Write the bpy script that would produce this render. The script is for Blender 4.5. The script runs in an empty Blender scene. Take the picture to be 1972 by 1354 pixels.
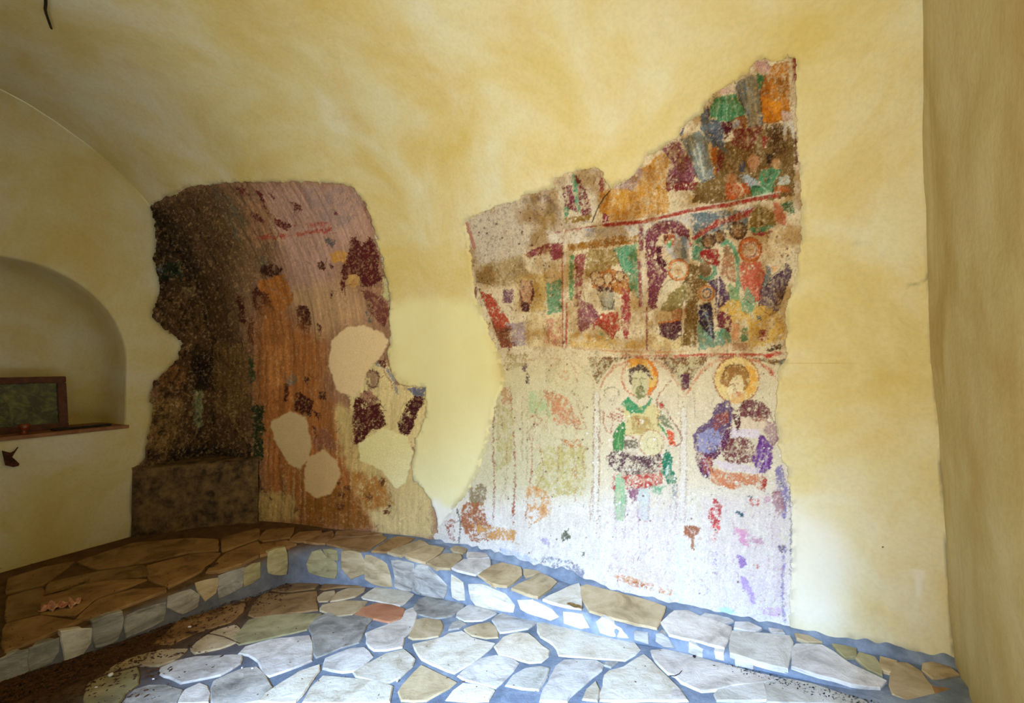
import bpy, bmesh, math, random
import numpy as np
from mathutils import Vector

random.seed(7)
# ------------------------------------------------------------------ camera, world, lights, exposure
F = 860.0; CX = 989.0; CY = 678.5; PITCH = math.atan(21.5 / F)
EYE = 1.60                       # height of the lens above z = 0; the bench top lies at BENCH
BENCH = EYE - 1.35
E = np.array([.880, -.475]); N2 = np.array([.475, .880])      # along the painted wall / towards it
E /= np.linalg.norm(E); N2 /= np.linalg.norm(N2)

sc = bpy.context.scene
cam_d = bpy.data.cameras.new('camera'); cam = bpy.data.objects.new('camera', cam_d)
sc.collection.objects.link(cam); sc.camera = cam
cam.location = (0, 0, EYE); cam.rotation_euler = (math.pi / 2 + PITCH, 0, 0)
cam_d.sensor_width = 36; cam_d.sensor_fit = 'HORIZONTAL'; cam_d.lens = 36 * F / 1972
cam_d.shift_x = -(CX - 986) / 1972; cam_d.shift_y = (CY - 677) / 1972
cam_d.clip_start = .02
sc.view_settings.view_transform = 'Standard'; sc.view_settings.look = 'None'
sc.view_settings.gamma = 1; sc.view_settings.use_curve_mapping = False
sc.view_settings.exposure = 0.0
sc.cycles.use_denoising = True
sc.cycles.max_bounces = 10; sc.cycles.diffuse_bounces = 6
sc.cycles.sample_clamp_indirect = 4.0

w = bpy.data.worlds.new('sky'); sc.world = w; w.use_nodes = True
nt = w.node_tree; bg = nt.nodes['Background']
bg.inputs['Color'].default_value = (.62, .78, 1.0, 1); bg.inputs['Strength'].default_value = 1.0

def uv_to_xyz(u, v, z): 
    p = E * u + N2 * v
    return Vector((p[0], p[1], z))

def area_light(name, u, v, z, tu, tv, tz, sx, sy, power, col, spread):
    l = bpy.data.lights.new(name, 'AREA'); l.shape = 'RECTANGLE'; l.size = sx; l.size_y = sy
    l.energy = power; l.color = col; l.spread = math.radians(spread)
    o = bpy.data.objects.new(name, l); sc.collection.objects.link(o)
    a = uv_to_xyz(u, v, z); b = uv_to_xyz(tu, tv, tz)
    o.location = a; o.rotation_euler = (b - a).to_track_quat('-Z', 'Y').to_euler()
    return o
# daylight entering by the doorway behind the camera: blue sky falling on the floor and the lower wall,
# plus an added warm fill lamp in the doorway for the vault and upper walls
DOOR_U0, DOOR_U1, DOOR_TOP, FRONT_V = -1.45, -.25, 2.35, -.75
area_light('sky_light', -.57, -2.0, 2.74, -.64, 1.30, .10, .22, .95, 190, (.31, .55, 1.0), 58)
area_light('warm_fill_light', -.85, -.78, 1.25, -.75, 2.7, 2.1, 1.1, 1.3, 50, (1.0, .90, .66), 124)

# ------------------------------------------------------------------ projection helpers
cp, sp = math.cos(PITCH), math.sin(PITCH)
def project(P):
    """world points (n,3) -> photo pixels"""
    X = P[..., 0]; Y = P[..., 1]; H = P[..., 2] - EYE
    zc = Y * cp + H * sp; yc = -Y * sp + H * cp
    return CX + F * X / zc, CY - F * yc / zc
def ray(px, py):
    x = (px - CX) / F; y = (CY - py) / F
    return np.array([x, cp - y * sp, sp + y * cp])
def on_height(px, py, z):
    r = ray(px, py); s = (z - EYE) / r[2]
    return np.array([0, 0, EYE]) + r * s
FA, FB, FC = .197, .0278, -.13                     # the floor falls away towards the back corner
def floor_z(x, y): return BENCH + FA + FB * x + FC * y
def on_floor(px, py):
    r = ray(px, py); s = (BENCH + FA - EYE) / (r[2] - FB * r[0] - FC * r[1])
    return np.array([0, 0, EYE]) + r * s

# crops of the photograph in which outlines were read: origin and scale
CROP = {0: (0, 0, 1), 1: (400, 1100, 4.93), 2: (750, 1130, 5.634), 3: (1050, 1150, 5.634), 4: (1300, 1150, 5.634),
        5: (180, 1100, 5.331), 6: (550, 980, 5.634), 7: (1100, 1080, 5.634), 8: (1600, 1180, 6.573),
        9: (0, 900, 2.982), 10: (900, 1000, 3.824), 11: (500, 960, 3.436),
        21: (880, 300, 3.386), 22: (1160, 80, 4.23), 23: (1160, 380, 4.23), 24: (1100, 660, 3.983),
        25: (820, 660, 2.822), 26: (1160, 940, 4.5125), 31: (250, 320, 3.562), 32: (250, 660, 3.077)}
def cpx(c, pts):
    ox, oy, s = CROP[c]
    return [(ox + x / s, oy + y / s) for x, y in pts]

# ------------------------------------------------------------------ the painted wall and the vault over it
foot_px = [(406, 988), (490, 1000), (560, 1005), (645, 1017), (721, 1023), (805, 1031), (849, 1041), (907, 1054),
           (978, 1075), (1046, 1098), (1127, 1120), (1188, 1137), (1240, 1150), (1400, 1186), (1516, 1207),
           (1588, 1226), (1661, 1241), (1728, 1255), (1838, 1278)]
fu, fv = [], []
for q in foot_px:
    P = on_height(q[0], q[1], BENCH)
    fu.append(float(E @ P[:2])); fv.append(float(N2 @ P[:2]))
U_END = -4.33
fu[0], fv[0] = U_END, 2.24
fu = np.array(fu); fv = np.array(fv)
_uu = np.linspace(-4.6, 1.4, 600); _dd = np.interp(_uu, fu, fv)
_k = np.ones(25) / 25; _dp = np.pad(_dd, 12, mode='edge'); _dd = np.convolve(_dp, _k, mode='valid')
def D(u): return np.interp(u, _uu, _dd)
A_ELL, B_ELL = 1.65, 1.85
SPRING = EYE
def main_pt(u, t, off=0.0):
    """u along the wall; t<=0: height below the springing; t>0: angle on the vault; off: distance into the room"""
    u = np.asarray(u, float); t = np.asarray(t, float); off = np.asarray(off, float)
    th = np.clip(t, 0, None)
    d = A_ELL * (1 - np.cos(th)); h = np.where(t > 0, B_ELL * np.sin(th), t)
    nv = np.cos(th) / A_ELL; nh = np.sin(th) / B_ELL; L = np.hypot(nv, nh)
    v = D(u) - d - off * nv / L
    # beyond the crown the vault springs down to the front wall
    a2 = D(u) - A_ELL - FRONT_V
    v = np.where(th > math.pi / 2, D(u) - A_ELL + a2 * np.cos(th), v)
    h = np.where(th > math.pi / 2, .95 + (B_ELL - .95) * np.sin(th), h)
    z = SPRING + h - off * nh / L
    return np.stack([E[0] * u + N2[0] * v, E[1] * u + N2[1] * v, z + 0 * u], -1)
def solve_main(px, py):
    """photo pixel -> (u, t) on the painted wall / vault"""
    r = ray(px, py); lo, hi = .3, 8.0
    def g(s):
        P = r * s; h = P[2]; u = E @ P[:2]; v = N2 @ P[:2]
        if h >= B_ELL: return 1.0
        d = A_ELL * (1 - math.sqrt(1 - (h / B_ELL) ** 2)) if h > 0 else 0
        return v - (D(u) - d)
    for _ in range(50):
        m = (lo + hi) / 2
        if g(m) > 0: hi = m
        else: lo = m
    P = r * lo; h = P[2]
    return float(E @ P[:2]), (math.asin(min(1, h / B_ELL)) if h > 0 else h)
# the corner with the right-hand wall
cor = [solve_main(*q) for q in [(1872, 1640), (1840, 1280), (1827, 1100), (1815, 930), (1802, 740), (1791, 560), (1784, 400), (1777, 200), (1772, 0)]]
cor_t = np.array([c[1] for c in cor]); cor_u = np.array([c[0] for c in cor])
def U_R(t): 
    t = np.asarray(t, float)
    return np.where(t > cor_t[-1], cor_u[-1], np.interp(t, cor_t, cor_u))
# ------------------------------------------------------------------ numpy noise and the painter's canvas
rng = np.random.default_rng(11)
def vnoise(h, w, cy, cx, seed):
    r = np.random.default_rng(seed)
    gy, gx = int(h / cy) + 3, int(w / cx) + 3
    g = r.random((gy, gx), dtype=np.float32)
    ys = np.arange(h, dtype=np.float32) / cy; xs = np.arange(w, dtype=np.float32) / cx
    y0 = ys.astype(int); x0 = xs.astype(int); fy = ys - y0; fx = xs - x0
    fy = (fy * fy * (3 - 2 * fy))[:, None]; fx = (fx * fx * (3 - 2 * fx))[None]
    a = g[y0][:, x0]; b = g[y0][:, x0 + 1]; c = g[y0 + 1][:, x0]; d = g[y0 + 1][:, x0 + 1]
    return (a * (1 - fx) + b * fx) * (1 - fy) + (c * (1 - fx) + d * fx) * fy
def fbm(h, w, cy, cx, seed, octs=4, gain=.55):
    o = np.zeros((h, w), np.float32); amp = 1; tot = 0
    for k in range(octs):
        if min(cy, cx) < 1: break
        o += amp * vnoise(h, w, cy, cx, seed + 31 * k); tot += amp; amp *= gain; cy /= 2; cx /= 2
    return o / tot
def sstep(a, b, x): 
    t = np.clip((x - a) / (b - a), 0, 1); return t * t * (3 - 2 * t)
def lin(c):
    c = np.asarray(c, np.float32) / 255
    return np.where(c <= .04045, c / 12.92, ((c + .055) / 1.055) ** 2.4)

def blur(a, n):
    if n < 3: return a
    h = n // 2; 
    for ax in (0, 1):
        p = np.pad(a, [(h + 1, h) if i == ax else (0, 0) for i in (0, 1)], mode='edge').astype(np.float64); c = np.cumsum(p, axis=ax)
        a = ((c[2 * h + 1:] - c[:-2 * h - 1]) if ax == 0 else (c[:, 2 * h + 1:] - c[:, :-2 * h - 1])) / (2 * h + 1)
    return a.astype(np.float32)

class Canvas:
    """paint laid on the walls: sampled at the vertices of the painted plaster"""
    def __init__(s, x0, y0, x1, y1, k, seed=1):
        s.x0, s.y0, s.k = x0, y0, k
        s.W, s.H = int((x1 - x0) * k), int((y1 - y0) * k)
        s.c = np.zeros((s.H, s.W, 3), np.float32); s.m = np.zeros((s.H, s.W), np.float32)
        s.z = np.zeros((s.H, s.W), np.float32)
        s.jx = (fbm(s.H, s.W, 9 * k, 9 * k, seed, 4, .7) - .5) * 3.4
        s.jy = (fbm(s.H, s.W, 9 * k, 9 * k, seed + 500, 4, .7) - .5) * 3.4
        s.fine = fbm(s.H, s.W, 2.4 * k, 2.4 * k, seed + 900, 2)
        s.blot = fbm(s.H, s.W, 14 * k, 11 * k, seed + 1300, 4, .65)
        s.strk = fbm(s.H, s.W, 22 * k, 2.5 * k, seed + 1700, 3, .6)
    def box(s, pts, pad):
        a = np.array(pts, float)
        X0 = max(0, int((a[:, 0].min() - pad - s.x0) * s.k)); X1 = min(s.W, int((a[:, 0].max() + pad - s.x0) * s.k) + 1)
        Y0 = max(0, int((a[:, 1].min() - pad - s.y0) * s.k)); Y1 = min(s.H, int((a[:, 1].max() + pad - s.y0) * s.k) + 1)
        if X1 <= X0 or Y1 <= Y0: return None
        sl = (slice(Y0, Y1), slice(X0, X1))
        gx, gy = np.meshgrid(np.arange(X0, X1) / s.k + s.x0, np.arange(Y0, Y1) / s.k + s.y0)
        return sl, gx.astype(np.float32), gy.astype(np.float32)
    @staticmethod
    def inside(gx, gy, pts):
        r = np.zeros(gx.shape, bool); n = len(pts)
        for i in range(n):
            xa, ya = pts[i]; xb, yb = pts[(i + 1) % n]
            if ya == yb: continue
            c = (ya > gy) != (yb > gy)
            r ^= c & (gx < (xb - xa) * (gy - ya) / (yb - ya) + xa)
        return r
    def poly(s, crop, pts, col, a=1.0, jit=2.0, wear=.0, strk=0., tone=.12, soft=0):
        pts = cpx(crop, pts); b = s.box(pts, jit * 2 + 1 + soft)
        if b is None: return
        sl, gx, gy = b
        M = s.inside(gx + s.jx[sl] * jit, gy + s.jy[sl] * jit, pts).astype(np.float32)
        if soft: M = blur(blur(M, soft), soft)
        s._lay(sl, M, col, a, wear, strk, tone)
    def _lay(s, sl, M, col, a, wear, strk, tone):
        if wear: 
            n = s.blot[sl] * .55 + s.fine[sl] * .45
            M = M * sstep(.30 + .36 * wear - .04, .30 + .36 * wear + .06, n)
        if strk: M = M * (1 - strk * sstep(.45, .6, s.strk[sl]))
        M = (M * a)[..., None]
        c = lin(col)[None, None] * (1 + tone * 2 * (s.fine[sl] - .5) + tone * 2.5 * (s.strk[sl] - .5))[..., None]
        s.c[sl] = s.c[sl] * (1 - M) + c * M
    def line(s, crop, pts, w, col, a=.85, jit=1.0, wear=.0, closed=False, soft=.8):
        pts = cpx(crop, pts)
        if closed: pts = pts + [pts[0]]
        b = s.box(pts, w + jit + 2)
        if b is None: return
        sl, gx, gy = b
        gx = gx + s.jx[sl] * jit; gy = gy + s.jy[sl] * jit
        d = np.full(gx.shape, 1e9, np.float32)
        for (xa, ya), (xb, yb) in zip(pts[:-1], pts[1:]):
            L = (xb - xa) ** 2 + (yb - ya) ** 2 + 1e-9
            t = np.clip(((gx - xa) * (xb - xa) + (gy - ya) * (yb - ya)) / L, 0, 1)
            d = np.minimum(d, np.hypot(gx - xa - t * (xb - xa), gy - ya - t * (yb - ya)))
        s._lay(sl, np.clip((w / 2 + soft / 2 - d) / soft, 0, 1), col, a, wear, 0, .1)
    def ell(s, crop, cx, cy, rx, ry, col, a=1.0, jit=1.5, wear=.0, tone=.12, a0=0, a1=360, rot=0, strk=0):
        n = 26; ang = [math.radians(a0 + (a1 - a0) * i / (n - (0 if a1 - a0 >= 360 else 1))) for i in range(n)]
        cr, sr = math.cos(math.radians(rot)), math.sin(math.radians(rot))
        pts = [(cx + rx * math.cos(t) * cr - ry * math.sin(t) * sr, cy + rx * math.cos(t) * sr + ry * math.sin(t) * cr) for t in ang]
        s.poly(crop, pts, col, a, jit, wear, strk, tone)
    def ring(s, crop, cx, cy, rx, ry, w, col, a=.9, wear=.0, a0=0, a1=360, jit=1.0):
        n = 28; pts = [(cx + rx * math.cos(math.radians(a0 + (a1 - a0) * i / n)), cy + ry * math.sin(math.radians(a0 + (a1 - a0) * i / n))) for i in range(n + 1)]
        s.line(crop, pts, w, col, a, jit, wear)
    def dots(s, crop, x0, y0, x1, y1, n, r0, r1, col, a=.9, seed=1, ax=1.0, dz=0.):
        (x0, y0), (x1, y1) = cpx(crop, [(x0, y0), (x1, y1)])
        R = random.Random(seed)
        for _ in range(n):
            x, y = R.uniform(x0, x1), R.uniform(y0, y1); r = r0 + (r1 - r0) * R.random() ** 2.2
            b = s.box([(x, y)], r * max(ax, 1) + 1)
            if b is None: continue
            sl, gx, gy = b
            q = np.hypot((gx - x + s.jx[sl] * r * .6), (gy - y + s.jy[sl] * r * .6) / ax)
            M = np.clip((r - q) / .7 + .5, 0, 1)
            s.c[sl] += (lin(col)[None, None] - s.c[sl]) * (M * a)[..., None]
            if dz: s.z[sl] += M * dz
    def sample(s, px, py, arr):
        x = np.clip((px - s.x0) * s.k, 0, s.W - 1.001); y = np.clip((py - s.y0) * s.k, 0, s.H - 1.001)
        xi = x.astype(int); yi = y.astype(int); fx = (x - xi); fy = (y - yi)
        if arr.ndim == 3: fx = fx[:, None]; fy = fy[:, None]
        return (arr[yi, xi] * (1 - fx) + arr[yi, xi + 1] * fx) * (1 - fy) + (arr[yi + 1, xi] * (1 - fx) + arr[yi + 1, xi + 1] * fx) * fy

RIGHT_OUT = [(898, 425), (925, 408), (960, 395), (1000, 385), (1008, 374), (1030, 372), (1068, 362), (1068, 345), (1100, 330),
    (1145, 320), (1158, 328), (1168, 352), (1176, 362), (1210, 345), (1240, 308), (1240, 298), (1262, 292), (1290, 272), (1306, 262), (1312, 240), (1320, 238),
    (1352, 218), (1362, 190), (1400, 165), (1440, 140), (1450, 120), (1470, 113), (1500, 117), (1514, 108), (1517, 98), (1522, 108), (1534, 110),
    (1532, 180), (1537, 250), (1541, 330), (1543, 400), (1542, 480), (1532, 540), (1522, 570), (1514, 600), (1515, 650), (1515, 690), (1500, 715),
    (1494, 790), (1500, 860), (1515, 900), (1526, 960), (1524, 1040), (1526, 1100), (1520, 1215), (1400, 1200), (1240, 1165), (1127, 1140),
    (1046, 1118), (978, 1095), (900, 1070), (838, 1055), (835, 1030), (860, 1000), (885, 965), (905, 940), (925, 900), (940, 850), (950, 800), (958, 765), (975, 735),
    (965, 690), (945, 650), (928, 600), (915, 570), (910, 520), (905, 470)]
LEFT_OUT = [(230, 400), (287, 402), (300, 392), (320, 378), (345, 370), (370, 355), (400, 356), (450, 348), (530, 350), (600, 350), (650, 352), (680, 362), (696, 378),
    (712, 412), (725, 450), (738, 500), (748, 550), (752, 600), (752, 640), (748, 690), (765, 740), (795, 742), (822, 745), (822, 800), (800, 850),
    (792, 900), (800, 925), (832, 965), (846, 1000), (842, 1060), (700, 1040), (580, 1025), (490, 1020), (410, 1010), (230, 1040)]
END_OUT = [(287, 402), (298, 388), (320, 380), (420, 350), (470, 700), (430, 1020), (300, 1040), (255, 1040), (256, 1000), (262, 950), (262, 905), (268, 890), (280, 850), (290, 790), (284, 770), (292, 738), (318, 712),
    (340, 688), (346, 658), (322, 640), (300, 625), (287, 612), (293, 590), (304, 560), (300, 530), (292, 505), (297, 470), (296, 440)]

# ------------------------------------------------------------------ materials
MATS = {}
def new_mat(name, rough=.85, spec=.25):
    m = bpy.data.materials.new(name); m.use_nodes = True
    b = m.node_tree.nodes['Principled BSDF']; b.inputs['Roughness'].default_value = rough
    b.inputs['Specular IOR Level'].default_value = spec
    MATS[name] = m; return m, m.node_tree, b
def nz(nt, scale, detail=4, rough=.55, vec=None, dim='3D', dist=0):
    n = nt.nodes.new('ShaderNodeTexNoise'); n.inputs['Scale'].default_value = scale
    n.inputs['Detail'].default_value = detail; n.inputs['Roughness'].default_value = rough
    n.inputs['Distortion'].default_value = dist
    if vec is not None: nt.links.new(vec, n.inputs['Vector'])
    return n.outputs['Fac']
def ramp(nt, fac, stops):
    r = nt.nodes.new('ShaderNodeValToRGB'); nt.links.new(fac, r.inputs['Fac'])
    el = r.color_ramp.elements
    while len(el) < len(stops): el.new(.5)
    for e, (p, c) in zip(el, stops):
        e.position = p; e.color = (*[float(x) for x in c][:3], 1)
    return r.outputs['Color']
def mixc(nt, fac, a, b, mode='MIX'):
    n = nt.nodes.new('ShaderNodeMix'); n.data_type = 'RGBA'; n.blend_type = mode
    for s, v in ((n.inputs[0], fac), (n.inputs[6], a), (n.inputs[7], b)):
        if isinstance(v, (int, float)): s.default_value = v
        elif isinstance(v, tuple): s.default_value = (*v[:3], 1)
        else: nt.links.new(v, s)
    return n.outputs[2]
def bump(nt, b, h, strength, dist=.02):
    n = nt.nodes.new('ShaderNodeBump'); n.inputs['Strength'].default_value = strength; n.inputs['Distance'].default_value = dist
    nt.links.new(h, n.inputs['Height']); nt.links.new(n.outputs['Normal'], b.inputs['Normal'])
def coords(nt, scale=(1, 1, 1)):
    t = nt.nodes.new('ShaderNodeNewGeometry'); m = nt.nodes.new('ShaderNodeMapping')
    nt.links.new(t.outputs['Position'], m.inputs['Vector']); m.inputs['Scale'].default_value = scale
    return m.outputs['Vector']
def L(*c): return tuple(float(x) for x in lin(c))

def plaster(name, c_lo, c_mid, c_hi, stain, with_attr=False):
    m, nt, b = new_mat(name, .93, .12)
    v = coords(nt); vs = coords(nt, (1, 1, .35))
    c = ramp(nt, nz(nt, 1.7, 5, .6, v, dist=.6), [(.33, c_lo), (.5, c_mid), (.68, c_hi)])
    f2 = ramp(nt, nz(nt, 3.1, 4, .6, vs, dist=.3), [(.52, (0, 0, 0)), (.72, (1, 1, 1))])
    c = mixc(nt, f2, c, mixc(nt, .35, c, stain))
    f3 = ramp(nt, nz(nt, 55, 2, .5, v), [(.30, (.88, .88, .88)), (.6, (1, 1, 1))])
    c = mixc(nt, .6, c, f3, 'MULTIPLY')
    sp_ = ramp(nt, nz(nt, 17, 3, .7, v), [(.205, (1, 1, 1)), (.235, (0, 0, 0))])
    c = mixc(nt, sp_, c, L(90, 62, 30))
    if with_attr:
        a = nt.nodes.new('ShaderNodeVertexColor'); a.layer_name = 'tint'
        s = nt.nodes.new('ShaderNodeSeparateColor'); nt.links.new(a.outputs['Color'], s.inputs['Color'])
        c = mixc(nt, s.outputs['Red'], c, L(222, 214, 162))       # pale lime repair
        c = mixc(nt, s.outputs['Green'], c, L(222, 218, 205))     # whiter patches and a lime drip
        c = mixc(nt, s.outputs['Blue'], c, L(92, 84, 74))         # dark marks and cracks
    nt.links.new(c, b.inputs['Base Color'])
    bump(nt, b, nz(nt, 9, 6, .62, v), .35, .02)
    return m
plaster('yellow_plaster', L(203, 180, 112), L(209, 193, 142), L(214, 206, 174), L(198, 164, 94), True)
plaster('shaded_side_plaster', L(168, 146, 92), L(178, 161, 112), L(188, 173, 130), L(164, 134, 78))  # darker copy of the yellow plaster, the right wall's shade put into its colour

def paint_mat(name, rough=.9):
    m, nt, b = new_mat(name, rough, .15)
    a = nt.nodes.new('ShaderNodeVertexColor'); a.layer_name = 'paint'
    v = coords(nt)
    g = ramp(nt, nz(nt, 160, 2, .5, v), [(.3, (.86, .86, .86)), (.7, (1.1, 1.1, 1.1))])
    nt.links.new(mixc(nt, 1.0, a.outputs['Color'], g, 'MULTIPLY'), b.inputs['Base Color'])
    bump(nt, b, nz(nt, 60, 5, .65, v), .5, .006)
    return m
paint_mat('fresco_paint'); 

def mortar(name, c0, c1, c2):
    m, nt, b = new_mat(name, .9, .2); v = coords(nt)
    c = ramp(nt, nz(nt, 7, 6, .65, v), [(.3, c0), (.5, c1), (.72, c2)])
    a = nt.nodes.new('ShaderNodeVertexColor'); a.layer_name = 'dust'
    c = mixc(nt, a.outputs['Color'], c, ramp(nt, nz(nt, 12, 5, .65, v), [(.3, L(70, 50, 28)), (.7, L(112, 84, 52))]))
    nt.links.new(c, b.inputs['Base Color']); bump(nt, b, nz(nt, 45, 6, .7, v), .6, .008); return m
mortar('cement_mortar', L(94, 103, 114), L(120, 130, 142), L(154, 162, 168))
def stone(name, base, dark, light, strength=.4):
    m, nt, b = new_mat(name, .72, .3); v = coords(nt, (1, 1, 3))
    oi = nt.nodes.new('ShaderNodeObjectInfo')
    va = nt.nodes.new('ShaderNodeVectorMath'); va.operation = 'ADD'
    sc_ = nt.nodes.new('ShaderNodeVectorMath'); sc_.operation = 'SCALE'; sc_.inputs[3].default_value = 40
    cmb = nt.nodes.new('ShaderNodeCombineXYZ')
    for i in range(3): nt.links.new(oi.outputs['Random'], cmb.inputs[i])
    nt.links.new(cmb.outputs[0], sc_.inputs[0]); nt.links.new(v, va.inputs[0]); nt.links.new(sc_.outputs[0], va.inputs[1])
    v = va.outputs[0]
    c = ramp(nt, nz(nt, 6, 6, .62, v, dist=.8), [(.32, dark), (.48, base), (.66, light)])
    tone = ramp(nt, oi.outputs['Random'], [(0, (.84, .83, .80)), (.5, (1, 1, 1)), (1, (1.08, 1.04, .98))])
    c = mixc(nt, 1.0, c, tone, 'MULTIPLY')
    pits = ramp(nt, nz(nt, 38, 4, .7, v), [(.26, (.5, .47, .42)), (.36, (1, 1, 1))])
    c = mixc(nt, .7, c, pits, 'MULTIPLY')
    nt.links.new(c, b.inputs['Base Color']); bump(nt, b, nz(nt, 16, 7, .68, v, dist=.4), strength, .012)
stone('grey_stone', L(204, 196, 184), L(166, 156, 144), L(228, 221, 210), .7)
stone('cream_stone', L(216, 204, 180), L(184, 168, 140), L(234, 226, 208), .7)
stone('tan_stone', L(184, 162, 122), L(152, 130, 94), L(204, 184, 148))
stone('red_stone', L(186, 122, 84), L(158, 100, 70), L(200, 144, 106))
stone('brown_stone', L(142, 108, 66), L(106, 78, 46), L(166, 132, 86))
stone('green_stone', L(158, 148, 104), L(124, 114, 78), L(182, 170, 126))
stone('slate_stone', L(160, 155, 144), L(114, 110, 102), L(196, 190, 178), .7)
stone('white_stone', L(196, 190, 174), L(160, 152, 134), L(218, 213, 200), .7)

def simple(name, c, rough=.8, metal=0, spec=.3, nscale=0, c2=None, bmp=0):
    m, nt, b = new_mat(name, rough, spec); b.inputs['Metallic'].default_value = metal
    if nscale:
        v = coords(nt); nt.links.new(ramp(nt, nz(nt, nscale, 5, .65, v), [(.35, c), (.65, c2)]), b.inputs['Base Color'])
        if bmp: bump(nt, b, nz(nt, nscale * 2, 6, .7, v), bmp, .01)
    else: b.inputs['Base Color'].default_value = (*c[:3], 1)
    return m
simple('rough_masonry', L(56, 42, 26), .95, nscale=14, c2=L(124, 98, 60), bmp=1.0)
simple('dark_wood', L(62, 28, 18), .45, nscale=30, c2=L(96, 50, 32), bmp=.2)
simple('black_plastic', L(26, 22, 20), .5); simple('black_wire', L(30, 24, 20), .6)
simple('brown_sill', L(120, 74, 44), .6, nscale=20, c2=L(150, 104, 66), bmp=.2)
simple('dry_litter', L(40, 24, 14), .95, nscale=60, c2=L(96, 60, 32))
simple('dark_hole', L(44, 22, 12), .95, nscale=40, c2=L(84, 44, 22), bmp=.6)
simple('white_chip', L(232, 228, 220), .7); simple('black_chip', L(30, 26, 26), .8)
simple('dry_leaf', L(96, 70, 34), .8, nscale=60, c2=L(140, 108, 56)); simple('wrapper', L(186, 92, 70), .6, nscale=55, c2=L(214, 184, 150))
simple('amber_glass', L(120, 52, 20), .15, spec=.6); simple('wax', L(226, 170, 96), .5)
def picture_mat():
    m, nt, b = new_mat('reflection_print', .25, .5); v = coords(nt)
    c = ramp(nt, nz(nt, 13, 6, .65, v, dist=.6), [(.34, L(14, 16, 10)), (.48, L(34, 44, 24)), (.60, L(78, 88, 40)), (.74, L(120, 112, 66))])  # foliage reflected in the dark glass, painted into the colour
    nt.links.new(c, b.inputs['Base Color'])
picture_mat()

# ------------------------------------------------------------------ mesh helpers
COL = sc.collection
def link(name, me, mats, parent=None, smooth=True):
    o = bpy.data.objects.new(name, me); COL.objects.link(o)
    for m in (mats if isinstance(mats, (list, tuple)) else [mats]): me.materials.append(MATS[m] if isinstance(m, str) else m)
    if smooth and len(me.polygons): me.polygons.foreach_set('use_smooth', np.ones(len(me.polygons), bool))
    if parent: o.parent = parent
    return o
def tag(o, label=None, cat=None, group=None, kind=None):
    for k, v in (('label', label), ('category', cat), ('group', group), ('kind', kind)):
        if v: o[k] = v
    return o
def mesh_from(name, V, Fq):
    V = np.asarray(V, np.float32).reshape(-1, 3); me = bpy.data.meshes.new(name)
    Fq = np.asarray(Fq, np.int32)
    me.vertices.add(len(V)); me.vertices.foreach_set('co', V.ravel())
    k = Fq.shape[1]; me.loops.add(Fq.size); me.loops.foreach_set('vertex_index', Fq.ravel())
    me.polygons.add(len(Fq)); me.polygons.foreach_set('loop_start', np.arange(0, Fq.size, k, dtype=np.int32))
    me.update(calc_edges=True); return me
def grid_mesh(name, P, keep=None, cols=None, attr='paint', extra=None):
    """P (r,c,3); keep (r-1,c-1) bool"""
    r, c = P.shape[:2]; idx = np.arange(r * c).reshape(r, c)
    q = np.stack([idx[:-1, :-1], idx[:-1, 1:], idx[1:, 1:], idx[1:, :-1]], -1)
    q = q[keep] if keep is not None else q.reshape(-1, 4)
    used = np.unique(q); remap = np.full(r * c, -1, np.int64); remap[used] = np.arange(len(used))
    me = mesh_from(name, P.reshape(-1, 3)[used], remap[q])
    if cols is not None:
        a = me.color_attributes.new(attr, 'FLOAT_COLOR', 'POINT')
        cc = np.ones((len(used), 4), np.float32); cc[:, :3] = cols.reshape(-1, 3)[used]
        a.data.foreach_set('color', cc.ravel())
    return me
def pmesh(name, verts, faces):
    me = bpy.data.meshes.new(name); me.from_pydata([tuple(v) for v in verts], [], faces); me.update(); return me
def bm_mesh(name, bm):
    me = bpy.data.meshes.new(name); bmesh.ops.recalc_face_normals(bm, faces=bm.faces[:]); bm.to_mesh(me); bm.free(); return me
# ------------------------------------------------------------------ outline masks of the old plaster
mk = Canvas(230, 70, 1700, 1280, 1.0, 77)
mk2 = Canvas(230, 70, 1700, 1280, 1.0, 78)
mtmp = Canvas(230, 70, 1700, 1280, 1.0, 79)
def mask_of(cv, outs, jit=4):
    gx, gy = np.meshgrid(np.arange(cv.W) / cv.k + cv.x0, np.arange(cv.H) / cv.k + cv.y0)
    M = np.zeros((cv.H, cv.W), np.float32)
    for o in outs: M = np.maximum(M, cv.inside(gx + cv.jx * jit, gy + cv.jy * jit, o).astype(np.float32))
    return M
mk.m = mask_of(mk, [RIGHT_OUT, LEFT_OUT])
mk.soft = blur(mk.m, 5); mk.wide = blur(mk.m, 17)
endm = mask_of(mk, [END_OUT]); mk.end = blur(endm, 5)
# pale repairs, whiter patches and dark marks on the yellow plaster
def patch(pts, width, jit=8):
    M = np.zeros((mk.H, mk.W), np.float32)
    gx, gy = np.meshgrid(np.arange(mk.W) + mk.x0, np.arange(mk.H) + mk.y0)
    return blur(mk.inside(gx + mk.jx * jit, gy + mk.jy * jit, pts).astype(np.float32), width)
tR = patch([(752, 600), (780, 575), (900, 578), (930, 600), (955, 680), (965, 740), (945, 800), (940, 870), (910, 940), (860, 985), (800, 960), (790, 880), (800, 740), (760, 720)], 25) * .85
tG = np.maximum(patch([(1500, 960), (1620, 1000), (1640, 1100), (1620, 1225), (1500, 1215)], 61, 20) * .55, patch([(800, 965), (830, 960), (900, 985), (880, 1045), (830, 1035)], 13) * .8)  # soft whiter patch right of the fresco, small one at its lower left
tB = np.zeros_like(tG)
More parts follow.
